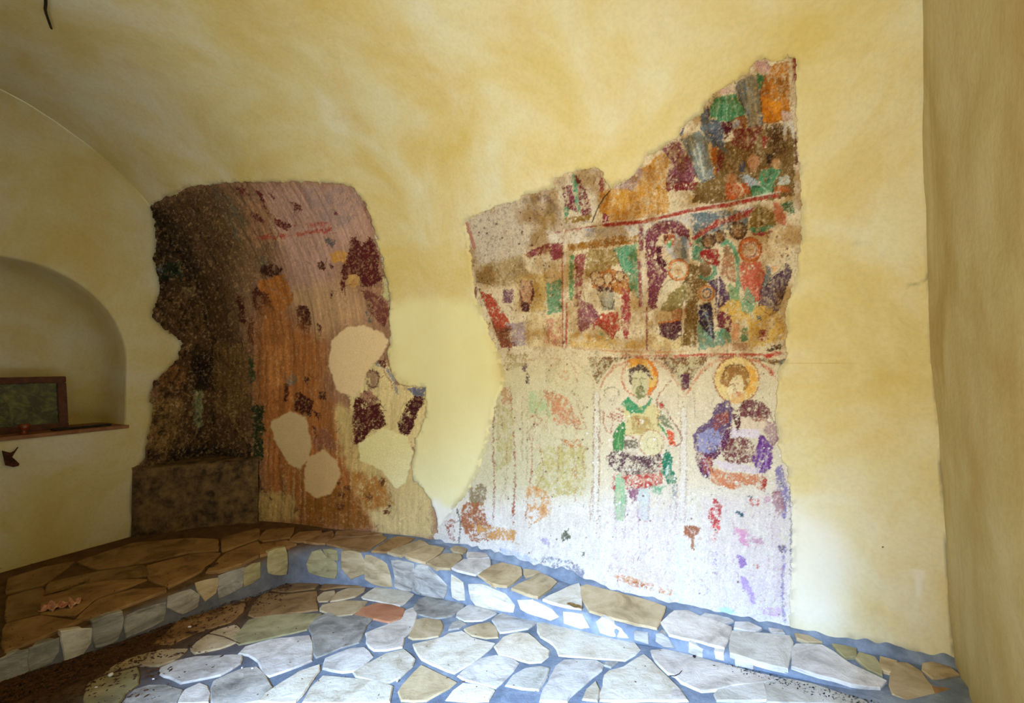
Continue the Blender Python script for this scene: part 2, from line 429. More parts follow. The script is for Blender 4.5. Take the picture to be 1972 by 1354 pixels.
# ------------------------------------------------------------------ painted wall and vault
STEP = .0125
def rows_cols():
    tw = np.arange(-1.62, 0, STEP); tv = np.arange(0, math.pi / 2 + 1e-6, STEP / 1.75)
    return tw, tv
tw, tv = rows_cols()
def main_grid(ts, nu, relief=True):
    s = np.linspace(0, 1, nu)
    T = np.repeat(ts[:, None], nu, 1)
    Uu = U_END + s[None] * (U_R(ts)[:, None] + .03 - U_END)
    P0 = main_pt(Uu, T)
    x, y = project(P0)
    inside = (x > 232) & (x < 1698) & (y > 72) & (y < 1278)
    xs, ys = x.ravel(), y.ravel()
    def S(a): return np.where(inside, mk.sample(xs, ys, a).reshape(x.shape), 0)
    m = S(mk.soft); wide = S(mk.wide)
    n = fbm(*T.shape, 40, 40, 5, 4) - .5; n2 = fbm(*T.shape, 9, 9, 6, 3) - .5
    off = .018 * n + .006 * n2
    lip = np.clip(wide * (1 - m) * 2, 0, 1)                # the later coat is thicker along its broken edge
    off = off * (1 - wide) + .010 * (1 - m) + .005 * lip - .006 * m
    P = main_pt(Uu, T, off)
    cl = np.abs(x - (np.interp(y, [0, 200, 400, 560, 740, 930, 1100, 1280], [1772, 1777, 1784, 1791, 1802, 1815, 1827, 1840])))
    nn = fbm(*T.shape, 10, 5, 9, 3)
    dark_marks = np.clip(1 - cl / 9, 0, 1) * sstep(.40, .6, nn) * np.clip((y - 380) / 300, .15, 1)  # broken dark line down the right corner
    dark_marks = np.maximum(dark_marks, np.clip(1 - np.hypot(x - 1787, (y - 533) * .8) / 9, 0, 1) * .9)
    dark_marks = np.maximum(dark_marks, np.clip(1 - np.abs(y - (552 - (x - 1745) * .3)) / 4, 0, 1) * (x > 1742) * (x < 1786) * .5)
    dark_marks = np.maximum(dark_marks, sstep(.42, .62, nn) * np.clip((y - (1228 + (x - 1700) * .22)) / 26, 0, 1) * (x > 1620) * .9)  # dark patches low on the wall at right
    dark_marks = np.maximum(dark_marks, np.clip(1 - np.abs(y - (470 - (x - 1600) * .06)) / 5, 0, 1) * (x > 1640) * (x < 1785) * sstep(.5, .7, nn) * .35)
    drip = np.clip(1 - np.abs(x - 1769) / np.interp(y, [1096, 1106, 1125, 1150], [18, 15, 7, 5]), 0, 1) * (y > 1096) * (y < 1150)
    cols = np.stack([S(tR), np.clip(S(tG) + sstep(0, .5, drip) * .5, 0, 1), np.clip(S(mk.wide) * (1 - m) * 1.1 * (fbm(*T.shape, 6, 6, 8, 3) > .55), 0, .25) + dark_marks], -1)
    return P, cols, (x, y)
NU = 420
P, cols, _ = main_grid(np.append(tw, 0), NU)
o = link('wall_back', grid_mesh('wall_back', P, cols=cols, attr='tint'), 'yellow_plaster'); tag(o, kind='structure')
P, cols, _ = main_grid(tv, NU)
# carry on over the crown down to the front wall, coarser
t2 = np.linspace(math.pi / 2, math.pi, 40)[1:]
s = np.linspace(0, 1, NU); T2 = np.repeat(t2[:, None], NU, 1)
Pb = main_pt(U_END + s[None] * (U_R(t2)[:, None] + .25 - U_END), T2)
P = np.concatenate([P, Pb], 0); cols = np.concatenate([cols, np.zeros(Pb.shape)], 0)
o = link('ceiling', grid_mesh('ceiling', P, cols=cols, attr='tint'), 'yellow_plaster'); tag(o, kind='structure')

# ------------------------------------------------------------------ wall_right: ruled surface starting at the corner
DR = np.array([-.57, -.822])
ts = np.concatenate([np.arange(-1.62, -.015, .03), np.arange(0, 1.58, .02)])
C0 = main_pt(U_R(ts), ts, -.02)
ss = np.concatenate([np.linspace(0, .3, 20), np.linspace(.33, 3.75, 60)])
P = np.zeros((len(ts), len(ss), 3)); nn = fbm(len(ts), len(ss), 18, 10, 44, 4) - .5
for j, s_ in enumerate(ss):
    P[:, j] = C0; P[:, j, :2] += DR[None] * s_
P[:, :, :2] += (np.array([-.822, .57])[None, None] * (nn[..., None] * .03))
top = P[-1:, :, :].copy(); top[..., 2] += .4
P = np.concatenate([P, top], 0)
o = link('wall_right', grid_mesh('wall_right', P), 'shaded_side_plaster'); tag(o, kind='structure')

# ------------------------------------------------------------------ wall_left with the arched niche
def end_pt(v, z, off=0.0):
    """on the end wall: v across, z up, off into the room"""
    u = U_END + off
    return (E[0] * u + N2[0] * v, E[1] * u + N2[1] * v, z)
def on_end(px, py, off=0.0):
    r = ray(px, py); s_ = (U_END + off) / (E @ r[:2]); P = r * s_
    return float(N2 @ P[:2]), float(P[2] + EYE)
nr = on_end(242, 823); ntop = on_end(18, 500)
NV1 = nr[0]; NZ0 = nr[1]; NV0 = NV1 - 1.32; NZT = ntop[1] + .02
NZS = EYE + .0
cv_ = (NV0 + NV1) / 2; hw = (NV1 - NV0) / 2
arch = []
for i in range(9): arch.append((NV1, NZ0 + (NZS - NZ0) * i / 8))
for i in range(1, 40):
    a = math.pi * i / 40; arch.append((cv_ + hw * math.cos(a), NZS + (NZT - NZS) * math.sin(a)))
for i in range(9): arch.append((NV0, NZS + (NZ0 - NZS) * i / 8))
for i in range(1, 18): arch.append((NV0 + (NV1 - NV0) * i / 18, NZ0))
V0, V1, Z0, Z1 = FRONT_V - .3, 2.45, -.15, 3.75
def to_rect(a):
    dv, dz = a[0] - cv_, a[1] - 1.5
    k = 1e9
    if dv > 0: k = min(k, (V1 - cv_) / dv)
    if dv < 0: k = min(k, (V0 - cv_) / dv)
    if dz > 0: k = min(k, (Z1 - 1.5) / dz)
    if dz < 0: k = min(k, (Z0 - 1.5) / dz)
    return (cv_ + dv * k, 1.5 + dz * k)
arch = [(a, b) for a, b in arch]
verts = []; faces = []; RN = 34; n = len(arch)
nl = fbm(RN + 1, n, 8, 8, 91, 3) - .5
for k in range(RN + 1):
    f = (k / RN) ** 1.4
    for i, a in enumerate(arch):
        r = to_rect(a); rough = (nl[k, i] * .02) * min(1, k / 3)
        rnd = -.006 * (1 - min(1, k / 1.2))
        verts.append(end_pt(a[0] + (r[0] - a[0]) * f, a[1] + (r[1] - a[1]) * f, rough + rnd))
for k in range(RN):
    for i in range(n):
        j = (i + 1) % n
        faces.append((k * n + i, k * n + j, (k + 1) * n + j, (k + 1) * n + i))
# reveal of the niche, its corners rounded by the plasterer, then its back
base = len(verts); ND = .42; prof = [(0.0, 0.0), (.02, .004), (.14, .004), (.28, .008), (.35, .025), (.40, .055), (.42, .10)]
for d, s_ in prof[1:]:
    for a in arch:
        k = 1 - s_ / .66
        zz = max(a[1], NZ0) if a[1] <= NZ0 + .001 else NZ0 + (a[1] - NZ0) * k
        verts.append(end_pt(cv_ + (a[0] - cv_) * k, zz, -d))
prev = 0
for q in range(len(prof) - 1):
    cur = base + q * n
    for i in range(n):
        j = (i + 1) % n; faces.append((prev + j, prev + i, cur + i, cur + j))
    prev = cur
c_i = len(verts); verts.append(end_pt(cv_, 1.5, -ND))
for i in range(n): faces.append((prev + (i + 1) % n, prev + i, c_i))
o = link('wall_left', pmesh('wall_left', verts, faces), 'yellow_plaster'); tag(o, kind='structure'); WALL_LEFT = o

# ------------------------------------------------------------------ front wall with the doorway (behind the camera)
def uvbox(bm, u0, u1, v0, v1, z0, z1):
    vs = [bm.verts.new(uv_to_xyz(u, v, z)) for z in (z0, z1) for v in (v0, v1) for u in (u0, u1)]
    for f in ((0, 1, 3, 2), (4, 6, 7, 5), (0, 4, 5, 1), (2, 3, 7, 6), (0, 2, 6, 4), (1, 5, 7, 3)): bm.faces.new([vs[i] for i in f])
bm = bmesh.new(); FT = .5
uvbox(bm, U_END - .3, DOOR_U0, FRONT_V - FT, FRONT_V, -.4, 2.62)
uvbox(bm, DOOR_U1, 1.6, FRONT_V - FT, FRONT_V, -.4, 2.62)
uvbox(bm, DOOR_U0, DOOR_U1, FRONT_V - FT, FRONT_V, DOOR_TOP, 2.62)
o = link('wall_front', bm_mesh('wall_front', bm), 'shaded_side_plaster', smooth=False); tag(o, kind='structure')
# ------------------------------------------------------------------ floor
nx, ny = 90, 70
us = np.linspace(U_END - .05, 1.5, nx); vs = np.linspace(-1.3, 2.9, ny)
P = np.zeros((ny, nx, 3)); fn = fbm(ny, nx, 8, 8, 21, 3) - .5
for i, v in enumerate(vs):
    P[i, :, 0] = E[0] * us + N2[0] * v; P[i, :, 1] = E[1] * us + N2[1] * v
P[..., 2] = floor_z(P[..., 0], P[..., 1]) + fn * .008
dst = sstep(-1.9, -2.9, (P @ np.array([E[0], E[1], 0])) + .35 * (1.6 - P @ np.array([N2[0], N2[1], 0])) * 0)
FLOOR = tag(link('floor', grid_mesh('floor', P, cols=np.repeat(dst[..., None], 3, -1), attr='dust'), 'cement_mortar'), kind='structure')

def resample(pts, step):
    out = []
    n = len(pts)
    for i in range(n):
        a = np.array(pts[i], float); b = np.array(pts[(i + 1) % n], float); d = np.linalg.norm(b - a)
        k = max(1, int(round(d / step)))
        for j in range(k): out.append(a + (b - a) * j / k)
    return out
SR = random.Random(3)
def slab(name, pts3, nrm, up, mat, parent, thick=.03, step=.05, jitter=.003, bev=.006, grow=.0135):
    """a flat irregular stone: outline pts3 on its bed, raised by `up` along nrm"""
    nrm = np.array(nrm, float); nrm /= np.linalg.norm(nrm)
    pts = resample(pts3, step)
    a0 = pts[0]; t = np.array(pts[1]) - a0; t = t - nrm * (t @ nrm); t /= np.linalg.norm(t); s_ = np.cross(nrm, t)
    q = [np.array(((p - a0) @ t, (p - a0) @ s_)) for p in pts]
    # round the corners a little
    m = len(q); q = [q[i] * .90 + (q[i - 1] + q[(i + 1) % m]) * .05 for i in range(m)]
    q = [p + np.array((SR.uniform(-1, 1), SR.uniform(-1, 1))) * jitter for p in q]
    cen = sum(q) / m
    area = sum(q[i][0] * q[(i + 1) % m][1] - q[(i + 1) % m][0] * q[i][1] for i in range(m))
    if area < 0: q = q[::-1]
    m = len(q)
    q0 = q; q = []
    for i in range(m):
        e_ = q0[(i + 1) % m] - q0[i - 1]; w_ = np.array((e_[1], -e_[0])); q.append(q0[i] + w_ / (np.linalg.norm(w_) + 1e-9) * grow)
    V = []; 
    tilt = np.array((SR.uniform(-1, 1), SR.uniform(-1, 1))) * .010
    def add(ring, h):
        for p in ring:
            hh = h + (((p - cen) @ tilt) if h > 0 else 0)
            V.append(a0 + t * p[0] + s_ * p[1] + nrm * hh)
    def inset(ring, d):
        out = []
        for i in range(m):
            a, b, c = ring[i - 1], ring[i], ring[(i + 1) % m]
            e = c - a; nn = np.array((-e[1], e[0])); nn /= (np.linalg.norm(nn) + 1e-9); out.append(b + nn * d)
        return out
    add(q, -thick); add(q, up - bev * .8); add(inset(q, bev), up)
    Fc = []
    for k in range(2):
        for i in range(m):
            j = (i + 1) % m; Fc.append((k * m + i, k * m + j, (k + 1) * m + j, (k + 1) * m + i))
    Fc.append(tuple(range(2 * m, 3 * m)))
    me = pmesh(name, V, Fc)
    o = link(name, me, mat, parent, smooth=False)
    return o
fnrm = np.array([-FB, -FC, 1.0])
FLOOR_STONES = [
 (1, 'brown_stone', [(165,285),(230,225),(430,165),(440,215),(370,280),(220,285)]),
 (1, 'brown_stone', [(440,330),(540,215),(640,225),(720,235),(1030,205),(1010,300),(1035,375),(800,400),(460,445),(405,420)]),
 (1, 'brown_stone', [(570,175),(640,110),(900,60),(1100,45),(1070,100),(1010,170),(800,195),(690,195)]),
 (1, 'brown_stone', [(1080,175),(1120,115),(1250,75),(1400,100),(1500,125),(1480,145),(1240,155),(1100,180)]),
 (1, 'tan_stone', [(1062,295),(1055,250),(1105,208),(1205,195),(1190,240),(1140,292)]),
 (1, 'tan_stone', [(1172,292),(1240,210),(1330,175),(1490,165),(1470,200),(1390,250),(1290,272)]),
 (1, 'cream_stone', [(1475,250),(1620,148),(1760,160),(1945,228),(1830,335),(1660,295),(1490,265)]),
 (1, 'red_stone', [(1410,420),(1480,355),(1600,315),(1740,330),(1855,372),(1838,445),(1740,495),(1600,460),(1430,433)]),
 (1, 'tan_stone', [(1075,380),(1095,330),(1290,295),(1500,300),(1470,340),(1370,418),(1190,435),(1140,395)]),
 (1, 'green_stone', [(350,540),(390,480),(620,435),(1070,412),(1030,450),(935,560),(700,610),(310,700),(270,640)]),
 (1, 'slate_stone', [(970,530),(1065,445),(1140,415),(1230,455),(1400,437),(1550,468),(1495,520),(1425,685),(1250,732),(1035,822),(1010,600)]),
 (1, 'grey_stone', [(300,790),(360,735),(600,668),(950,630),(975,690),(975,860),(585,1000),(550,990),(510,865),(410,800)]),
 (1, 'slate_stone', [(75,1050),(330,945),(450,928),(530,1010),(580,1115),(480,1240),(60,1300),(55,1180)]),
 (1, 'grey_stone', [(1510,600),(1530,640),(1525,690),(1580,760),(1700,752),(1838,730),(1850,640),(1940,540),(1975,400),(1985,345),(1890,385),(1850,470),(1700,525)]),
 (1, 'grey_stone', [(1130,840),(1350,750),(1475,740),(1555,820),(1470,895),(1390,950),(1300,960),(1110,925)]),
 (1, 'cream_stone', [(1400,970),(1510,900),(1700,800),(1850,762),(1945,850),(1925,915),(1815,1010),(1700,1078),(1560,1030),(1430,1000)]),
 (1, 'cream_stone', [(490,1240),(630,1125),(880,970),(1055,905),(1035,960),(950,1080),(830,1250)]),
 (1, 'cream_stone', [(910,1250),(1010,1105),(1095,1010),(1300,1040),(1560,1062),(1735,1115),(1725,1160),(1710,1250)]),
 (5, 'grey_stone', [(700,1000),(850,935),(1050,895),(1510,880),(1485,965),(1300,1075),(920,1150),(810,1095),(700,1060)]),
 (5, 'grey_stone', [(880,1360),(960,1235),(1090,1170),(1140,1200),(1175,1280),(1170,1360)]),
 (5, 'slate_stone', [(310,1370),(430,1235),(560,1190),(720,1190),(885,1245),(840,1370)]),
 (5, 'green_stone', [(-40,1160),(120,1095),(430,1010),(435,1170),(300,1265),(230,1400),(-60,1400)]),
 (5, 'tan_stone', [(130,1045),(240,975),(450,885),(700,825),(950,815),(820,925),(680,975),(440,958)]),
 (5, 'tan_stone', [(1020,795),(1085,725),(1250,625),(1450,565),(1500,625),(1470,735),(1300,800),(1050,845)]),
 (5, 'brown_stone', [(640,740),(900,510),(1100,460),(1400,360),(1550,340),(1510,430),(1400,530),(1050,630),(800,750)]),
 (2, 'slate_stone', [(275,240),(330,145),(420,115),(600,145),(820,192),(740,260),(665,325),(500,352),(310,302)]),
 (2, 'grey_stone', [(750,290),(865,215),(1010,208),(1180,245),(1145,298),(1085,335),(1000,372),(820,378),(745,330)]),
 (2, 'tan_stone', [(230,555),(280,450),(305,375),(380,358),(540,378),(568,430),(520,545),(400,562),(250,572)]),
 (2, 'grey_stone', [(1130,370),(1215,298),(1400,298),(1575,355),(1585,388),(1490,460),(1380,480),(1210,508),(1170,430)]),
 (2, 'slate_stone', [(650,475),(690,405),(760,380),(815,412),(750,460)]),
 (2, 'tan_stone', [(830,470),(960,430),(1085,400),(1140,452),(1168,560),(1050,560),(905,532),(850,500)]),
 (2, 'cream_stone', [(262,640),(600,568),(648,528),(780,500),(875,568),(1010,610),(1125,628),(1070,680),(950,782),(700,945),(490,850),(370,795)]),
 (2, 'cream_stone', [(1162,660),(1255,568),(1380,518),(1495,528),(1570,588),(1630,648),(1715,706),(1708,765),(1635,820),(1530,830),(1405,790),(1210,742)]),
 (2, 'grey_stone', [(752,980),(885,880),(1000,800),(1160,762),(1330,800),(1385,835),(1318,920),(1220,1030),(1145,1098),(950,1050),(825,1012)]),
 (2, 'tan_stone', [(110,1150),(210,1025),(345,872),(500,962),(715,1052),(635,1100),(400,1240),(150,1240)]),
 (2, 'cream_stone', [(625,1240),(710,1145),(795,1070),(950,1090),(1125,1135),(1070,1240)]),
 (2, 'white_stone', [(1270,1075),(1368,978),(1480,910),(1640,890),(1718,898),(1680,990),(1612,1128),(1445,1100)]),
 (3, 'cream_stone', [(-75,300),(0,293),(200,338),(480,380),(640,408),(900,450),(955,505),(1015,570),(950,630),(855,690),(700,670),(560,662),(160,640),(150,570),(65,490),(-35,440),(-65,380)]),
 (3, 'grey_stone', [(140,762),(210,702),(560,708),(615,750),(600,795),(490,870),(410,950),(250,1090),(230,1130),(-50,1130),(10,1005),(90,865)]),
 (3, 'slate_stone', [(640,745),(665,725),(780,715),(700,765)]),
 (3, 'cream_stone', [(670,865),(705,828),(865,780),(945,730),(1068,642),(1125,700),(1192,778),(1270,845),(1350,915),(1430,1005),(1520,1115),(608,1125),(650,980)]),
 (3, 'cream_stone', [(430,1120),(470,1015),(562,942),(568,1010),(550,1125)]),
 (4, 'grey_stone', [(-250,595),(-110,582),(100,632),(310,690),(550,750),(890,850),(1120,890),(990,925),(650,960),(420,1008),(280,1020),(90,940),(30,870),(-60,838),(-195,700)]),
 (4, 'white_stone', [(445,1070),(480,1035),(660,995),(955,948),(980,1125),(455,1125)]),
 (4, 'white_stone', [(1010,950),(1200,912),(1500,968),(1800,1068),(2100,1160),(1010,1150)]),
 (4, 'grey_stone', [(-30,1130),(0,1000),(50,1040),(115,1130)]),
]
for c, m, pts in FLOOR_STONES:
    P3 = [on_floor(*q) for q in cpx(c, pts)]
    slab('flagstone', P3, fnrm, .008, m, FLOOR, .02)
# the paving carries on below the frame and towards the door
R = random.Random(5); seeds = []
allp = [np.array([on_floor(*q)[:2] for q in cpx(c, pts)]) for c, m, pts in FLOOR_STONES]
def inpoly(p, poly):
    r = False; n = len(poly)
    for i in range(n):
        a, b = poly[i], poly[(i + 1) % n]
        if (a[1] > p[1]) != (b[1] > p[1]) and p[0] < (b[0] - a[0]) * (p[1] - a[1]) / (b[1] - a[1]) + a[0]: r = not r
    return r
def clip(poly, p, q):
    """keep the part of poly nearer to p than q"""
    m = (p + q) / 2; d = q - p; out = []
    for i in range(len(poly)):
        a, b = poly[i], poly[(i + 1) % len(poly)]; sa, sb = (a - m) @ d, (b - m) @ d
        if sa <= 0: out.append(a)
        if sa * sb < 0: out.append(a + (b - a) * sa / (sa - sb))
    return out
def pxy(x, y): 
    X, Y = project(np.array([x, y, float(floor_z(x, y))])); return X, Y
for i in range(12):
    for j in range(7):
        u = -4.0 + i * .38 + R.uniform(-.11, .11); v = -.62 + j * .32 + R.uniform(-.09, .09)
        seeds.append(E * u + N2 * v)
seedsA = np.array(seeds)
for k, p in enumerate(seeds):
    u, v = E @ p, N2 @ p
    if u < -3.1 or u > .45 - .0 or v > 1.55: continue
    poly = [p + np.array(d) for d in ((-.6, -.6), (.6, -.6), (.6, .6), (-.6, .6))]
    for q in seedsA:
        if 0 < np.linalg.norm(q - p) < 1.2: poly = clip(poly, p, q)
    cen = sum(poly) / len(poly); poly = [cen + (a - cen) * .93 for a in poly]
    la, lb = on_floor(0, 1374)[:2], on_floor(1972, 1374)[:2]; ln = np.array([-(lb - la)[1], (lb - la)[0]]); ln *= np.sign(ln @ (np.zeros(2) - la))
    out = []
    for i in range(len(poly)):
        a, b = poly[i], poly[(i + 1) % len(poly)]; sa, sb = (a - la) @ ln, (b - la) @ ln
        if sa >= 0: out.append(a)
        if sa * sb < 0: out.append(a + (b - a) * sa / (sa - sb))
    poly = out
    if len(poly) < 3: continue
    cen = sum(poly) / len(poly); ar = abs(sum(poly[i][0] * poly[(i + 1) % len(poly)][1] - poly[(i + 1) % len(poly)][0] * poly[i][1] for i in range(len(poly)))) / 2
    if ar < .006: continue
    vis = False
    for a in poly + [cen]:
        if a[1] > .3:
            X, Y = pxy(a[0], a[1])
            if -150 < X < 2100 and Y < 1366: vis = True
        if inpoly(a, allp[-1]) and False: vis = True
    for q in allp:
        if any(inpoly(a, poly) for a in q) and False: vis = True
    if vis: continue
    slab('flagstone', [np.array([a[0], a[1], float(floor_z(a[0], a[1]))]) for a in poly], fnrm, .008,
         R.choice(['grey_stone', 'cream_stone', 'tan_stone', 'slate_stone']), FLOOR, .02)

# ------------------------------------------------------------------ bench running round the foot of the walls
L_EDGE = [(-120, 1312), (-60, 1284), (17, 1255), (111, 1222), (181, 1195), (241, 1173), (322, 1140), (372, 1118), (422, 1099), (469, 1084), (500, 1073), (550, 1054)]
R_EDGE = [(573, 1050), (637, 1055), (704, 1062), (776, 1073), (814, 1085), (864, 1100), (922, 1115), (977, 1134), (1000, 1144), (1031, 1152),
          (1120, 1178), (1188, 1198), (1266, 1215), (1292, 1224), (1355, 1243), (1400, 1257), (1516, 1290), (1603, 1313), (1690, 1336), (1733, 1349), (1790, 1366)]
LP = [on_height(*q, BENCH)[:2] for q in L_EDGE]; RP = [on_height(*q, BENCH)[:2] for q in R_EDGE]
# run the left arm on to the front wall and the right arm on to the right wall
d = (LP[0] - LP[4]); d /= np.linalg.norm(d); LP = [LP[0] + d * 1.2] + LP
d = (RP[-1] - RP[-5]); d /= np.linalg.norm(d); RP = RP + [RP[-1] + d * .35]
EDGE = LP + RP
back = []
back.append(E * (U_END - .03) + N2 * float(N2 @ EDGE[0]))
back.append(E * (U_END - .03) + N2 * (2.3))
for u in np.linspace(U_END, .95, 40): back.append(E * u + N2 * (float(D(u)) + .05))
# bench body: grid between edge and back line
def along(pts, n):
    pts = np.array(pts); dd = np.r_[0, np.cumsum(np.linalg.norm(np.diff(pts, axis=0), axis=1))]
    s_ = np.linspace(0, dd[-1], n); return np.stack([np.interp(s_, dd, pts[:, 0]), np.interp(s_, dd, pts[:, 1])], -1)
bm = bmesh.new()
ed = along(LP + RP, 260)
inner = len(LP)
# parametrise the back line so that quads stay sane: left arm to the end wall, right arm to the painted wall
corner_e = np.array(LP[-1]); corner_b = E * (U_END - .02) + N2 * 2.3
bk = []
kc = int(np.argmin(np.linalg.norm(ed - corner_e, axis=1)))
for i, p in enumerate(ed):
    u, v = float(E @ p), float(N2 @ p)
    if i <= kc: 
        f = i / kc; v2 = v + (2.3 - float(N2 @ corner_e)) * f ** 3; bk.append(E * (U_END - .03) + N2 * v2)
    else:
        f = (i - kc) / (len(ed) - kc); u2 = u - (float(E @ corner_e) - U_END) * (1 - f) ** 6; bk.append(E * u2 + N2 * (float(D(u2)) + .04))
bk = np.array(bk); NR = 14
bn = fbm(len(ed), NR + 1, 10, 4, 33, 3) - .5; en = fbm(len(ed), 2, 5, 5, 34, 3) - .5
rows = []
for k in range(NR + 1):
    f = k / NR; pl = ed * (1 - f) + bk * f
    hz = BENCH - .010 + bn[:, k] * .008
    if k == 0: hz = hz - .004
    rows.append(np.c_[pl, hz])
# face of the riser
rise = []
for k in range(4):
    f = (k + 1) / 4
    zf = floor_z(ed[:, 0], ed[:, 1]) - .03
    out = np.zeros_like(ed); 
    rise.append(np.c_[ed, (BENCH - .012) * (1 - f) + zf * f])
P = np.array(rise[::-1] + rows)
P[:4, :, :2] += (fbm(4, len(ed), 3, 6, 35, 2)[..., None] - .5) * .010
dst = sstep(-2.5, -3.1, P @ np.array([E[0], E[1], 0])); dst[:4] *= .35
BENCH_O = link('stone_bench', grid_mesh('stone_bench', P, cols=np.repeat(dst[..., None], 3, -1), attr='dust'), 'cement_mortar')
tag(BENCH_O, 'low stone-faced bench along the foot of the walls, topped with irregular flat slabs', 'bench')
TOP = [
 (6, 'brown_stone', [(40,360),(95,300),(150,255),(385,243),(365,288),(200,348)]),
 (6, 'brown_stone', [(210,358),(395,272),(500,246),(512,290),(435,375)]),
 (6, 'brown_stone', [(545,300),(560,246),(720,240),(1040,275),(900,288),(700,305)]),
 (6, 'brown_stone', [(458,378),(535,318),(700,330),(900,306),(1050,296),(1085,312),(866,448),(650,418)]),
 (6, 'brown_stone', [(945,453),(1135,335),(1220,306),(1385,325),(1105,462)]),
 (6, 'tan_stone', [(1122,470),(1460,342),(1545,392),(1260,506)]),
 (6, 'tan_stone', [(1310,512),(1565,398),(1705,424),(1670,470),(1515,580)]),
 (6, 'tan_stone', [(1550,590),(1725,488),(1890,496),(1900,530),(1780,645),(1650,632)]),
 (6, 'tan_stone', [(1800,430),(1845,408),(1960,436),(1920,486),(1835,462)]),
 (11, 'grey_stone', [(1278,460),(1355,408),(1520,408),(1515,452),(1430,502)]),
 (11, 'grey_stone', [(1378,358),(1495,368),(1512,392),(1385,398)]),
 (10, 'tan_stone', [(90,410),(185,345),(260,326),(382,358),(392,410),(288,492),(200,474)]),
 (10, 'tan_stone', [(420,370),(530,390),(435,424)]),
 (10, 'tan_stone', [(332,510),(552,403),(652,460),(518,570)]),
 (10, 'cream_stone', [(562,588),(818,478),(832,655),(700,622)]),
 (7, 'tan_stone', [(110,285),(165,272),(500,358),(900,465),(1005,505),(922,725),(700,672),(210,540),(150,440)]),
 (7, 'grey_stone', [(1000,670),(1135,553),(1260,548),(1380,608),(1725,725),(1648,938),(1350,848),(1068,792)]),
 (7, 'grey_stone', [(1410,604),(1455,578),(1695,628),(1745,645),(1640,680)]),
 (4, 'white_stone', [(630,378),(880,398),(1250,430),(1240,580),(1200,768),(900,690),(612,604)]),
 (4, 'grey_stone', [(670,276),(800,278),(925,340),(860,368),(655,338)]),
 (4, 'grey_stone', [(1028,345),(1180,370),(1182,382),(1035,380)]),
 (4, 'tan_stone', [(1312,405),(1450,428),(1575,478),(1420,478),(1330,440)]),
 (4, 'grey_stone', [(1290,760),(1302,566),(1338,520),(1595,530),(1700,590),(1900,740),(2265,905),(2200,975),(1900,930),(1550,832)]),
 (8, 'green_stone', [(52,408),(310,456),(300,552),(190,560)]),
 (8, 'green_stone', [(342,580),(372,520),(550,570),(625,730),(635,780),(485,710)]),
 (8, 'tan_stone', [(790,770),(845,650),(950,652),(1110,750),(1245,935),(1360,1120),(1000,1120),(800,1025)]),
 (8, 'tan_stone', [(655,572),(815,610),(755,755),(668,735)]),
 (8, 'tan_stone', [(1212,655),(1300,648),(1490,698),(1580,768),(1290,820),(1190,740)]),
 (8, 'brown_stone', [(1305,955),(1600,990),(1720,1120),(1410,1120)]),
 (9, 'brown_stone', [(30,1050),(40,905),(230,858),(410,888),(485,868),(300,945)]),
 (9, 'brown_stone', [(445,868),(565,765),(760,706),(945,696),(950,704),(720,792),(530,862)]),
 (9, 'brown_stone', [(250,840),(258,744),(600,656),(835,644),(700,694),(540,752),(430,852)]),
 (9, 'brown_stone', [(50,884),(55,744),(234,696),(236,836)]),
 (9, 'brown_stone', [(268,728),(288,664),(560,604),(820,566),(850,620),(600,645)]),
 (9, 'brown_stone', [(50,716),(55,640),(260,578),(415,548),(272,650),(238,676)]),
 (9, 'brown_stone', [(866,640),(850,566),(1100,506),(1260,496),(1145,596),(970,684)]),
 (9, 'brown_stone', [(1190,600),(1298,496),(1480,428),(1480,506),(1380,554),(1245,594)]),
 (9, 'brown_stone', [(450,545),(760,440),(1080,410),(1240,416),(1250,476),(1080,484),(820,545),(575,584)]),
 (9, 'brown_stone', [(1280,480),(1280,408),(1480,352),(1482,406)]),
 (11, 'brown_stone', [(12,305),(172,282),(235,302),(100,345),(10,375)]),
 (11, 'brown_stone', [(0,268),(50,210),(225,195),(198,256),(30,280)]),
]
for c, m, pts in TOP:
    P3 = [on_height(*q, BENCH) for q in cpx(c, pts)]
    slab('coping_slab', P3, (0, 0, 1), .004, m, BENCH_O, .02, bev=.004)
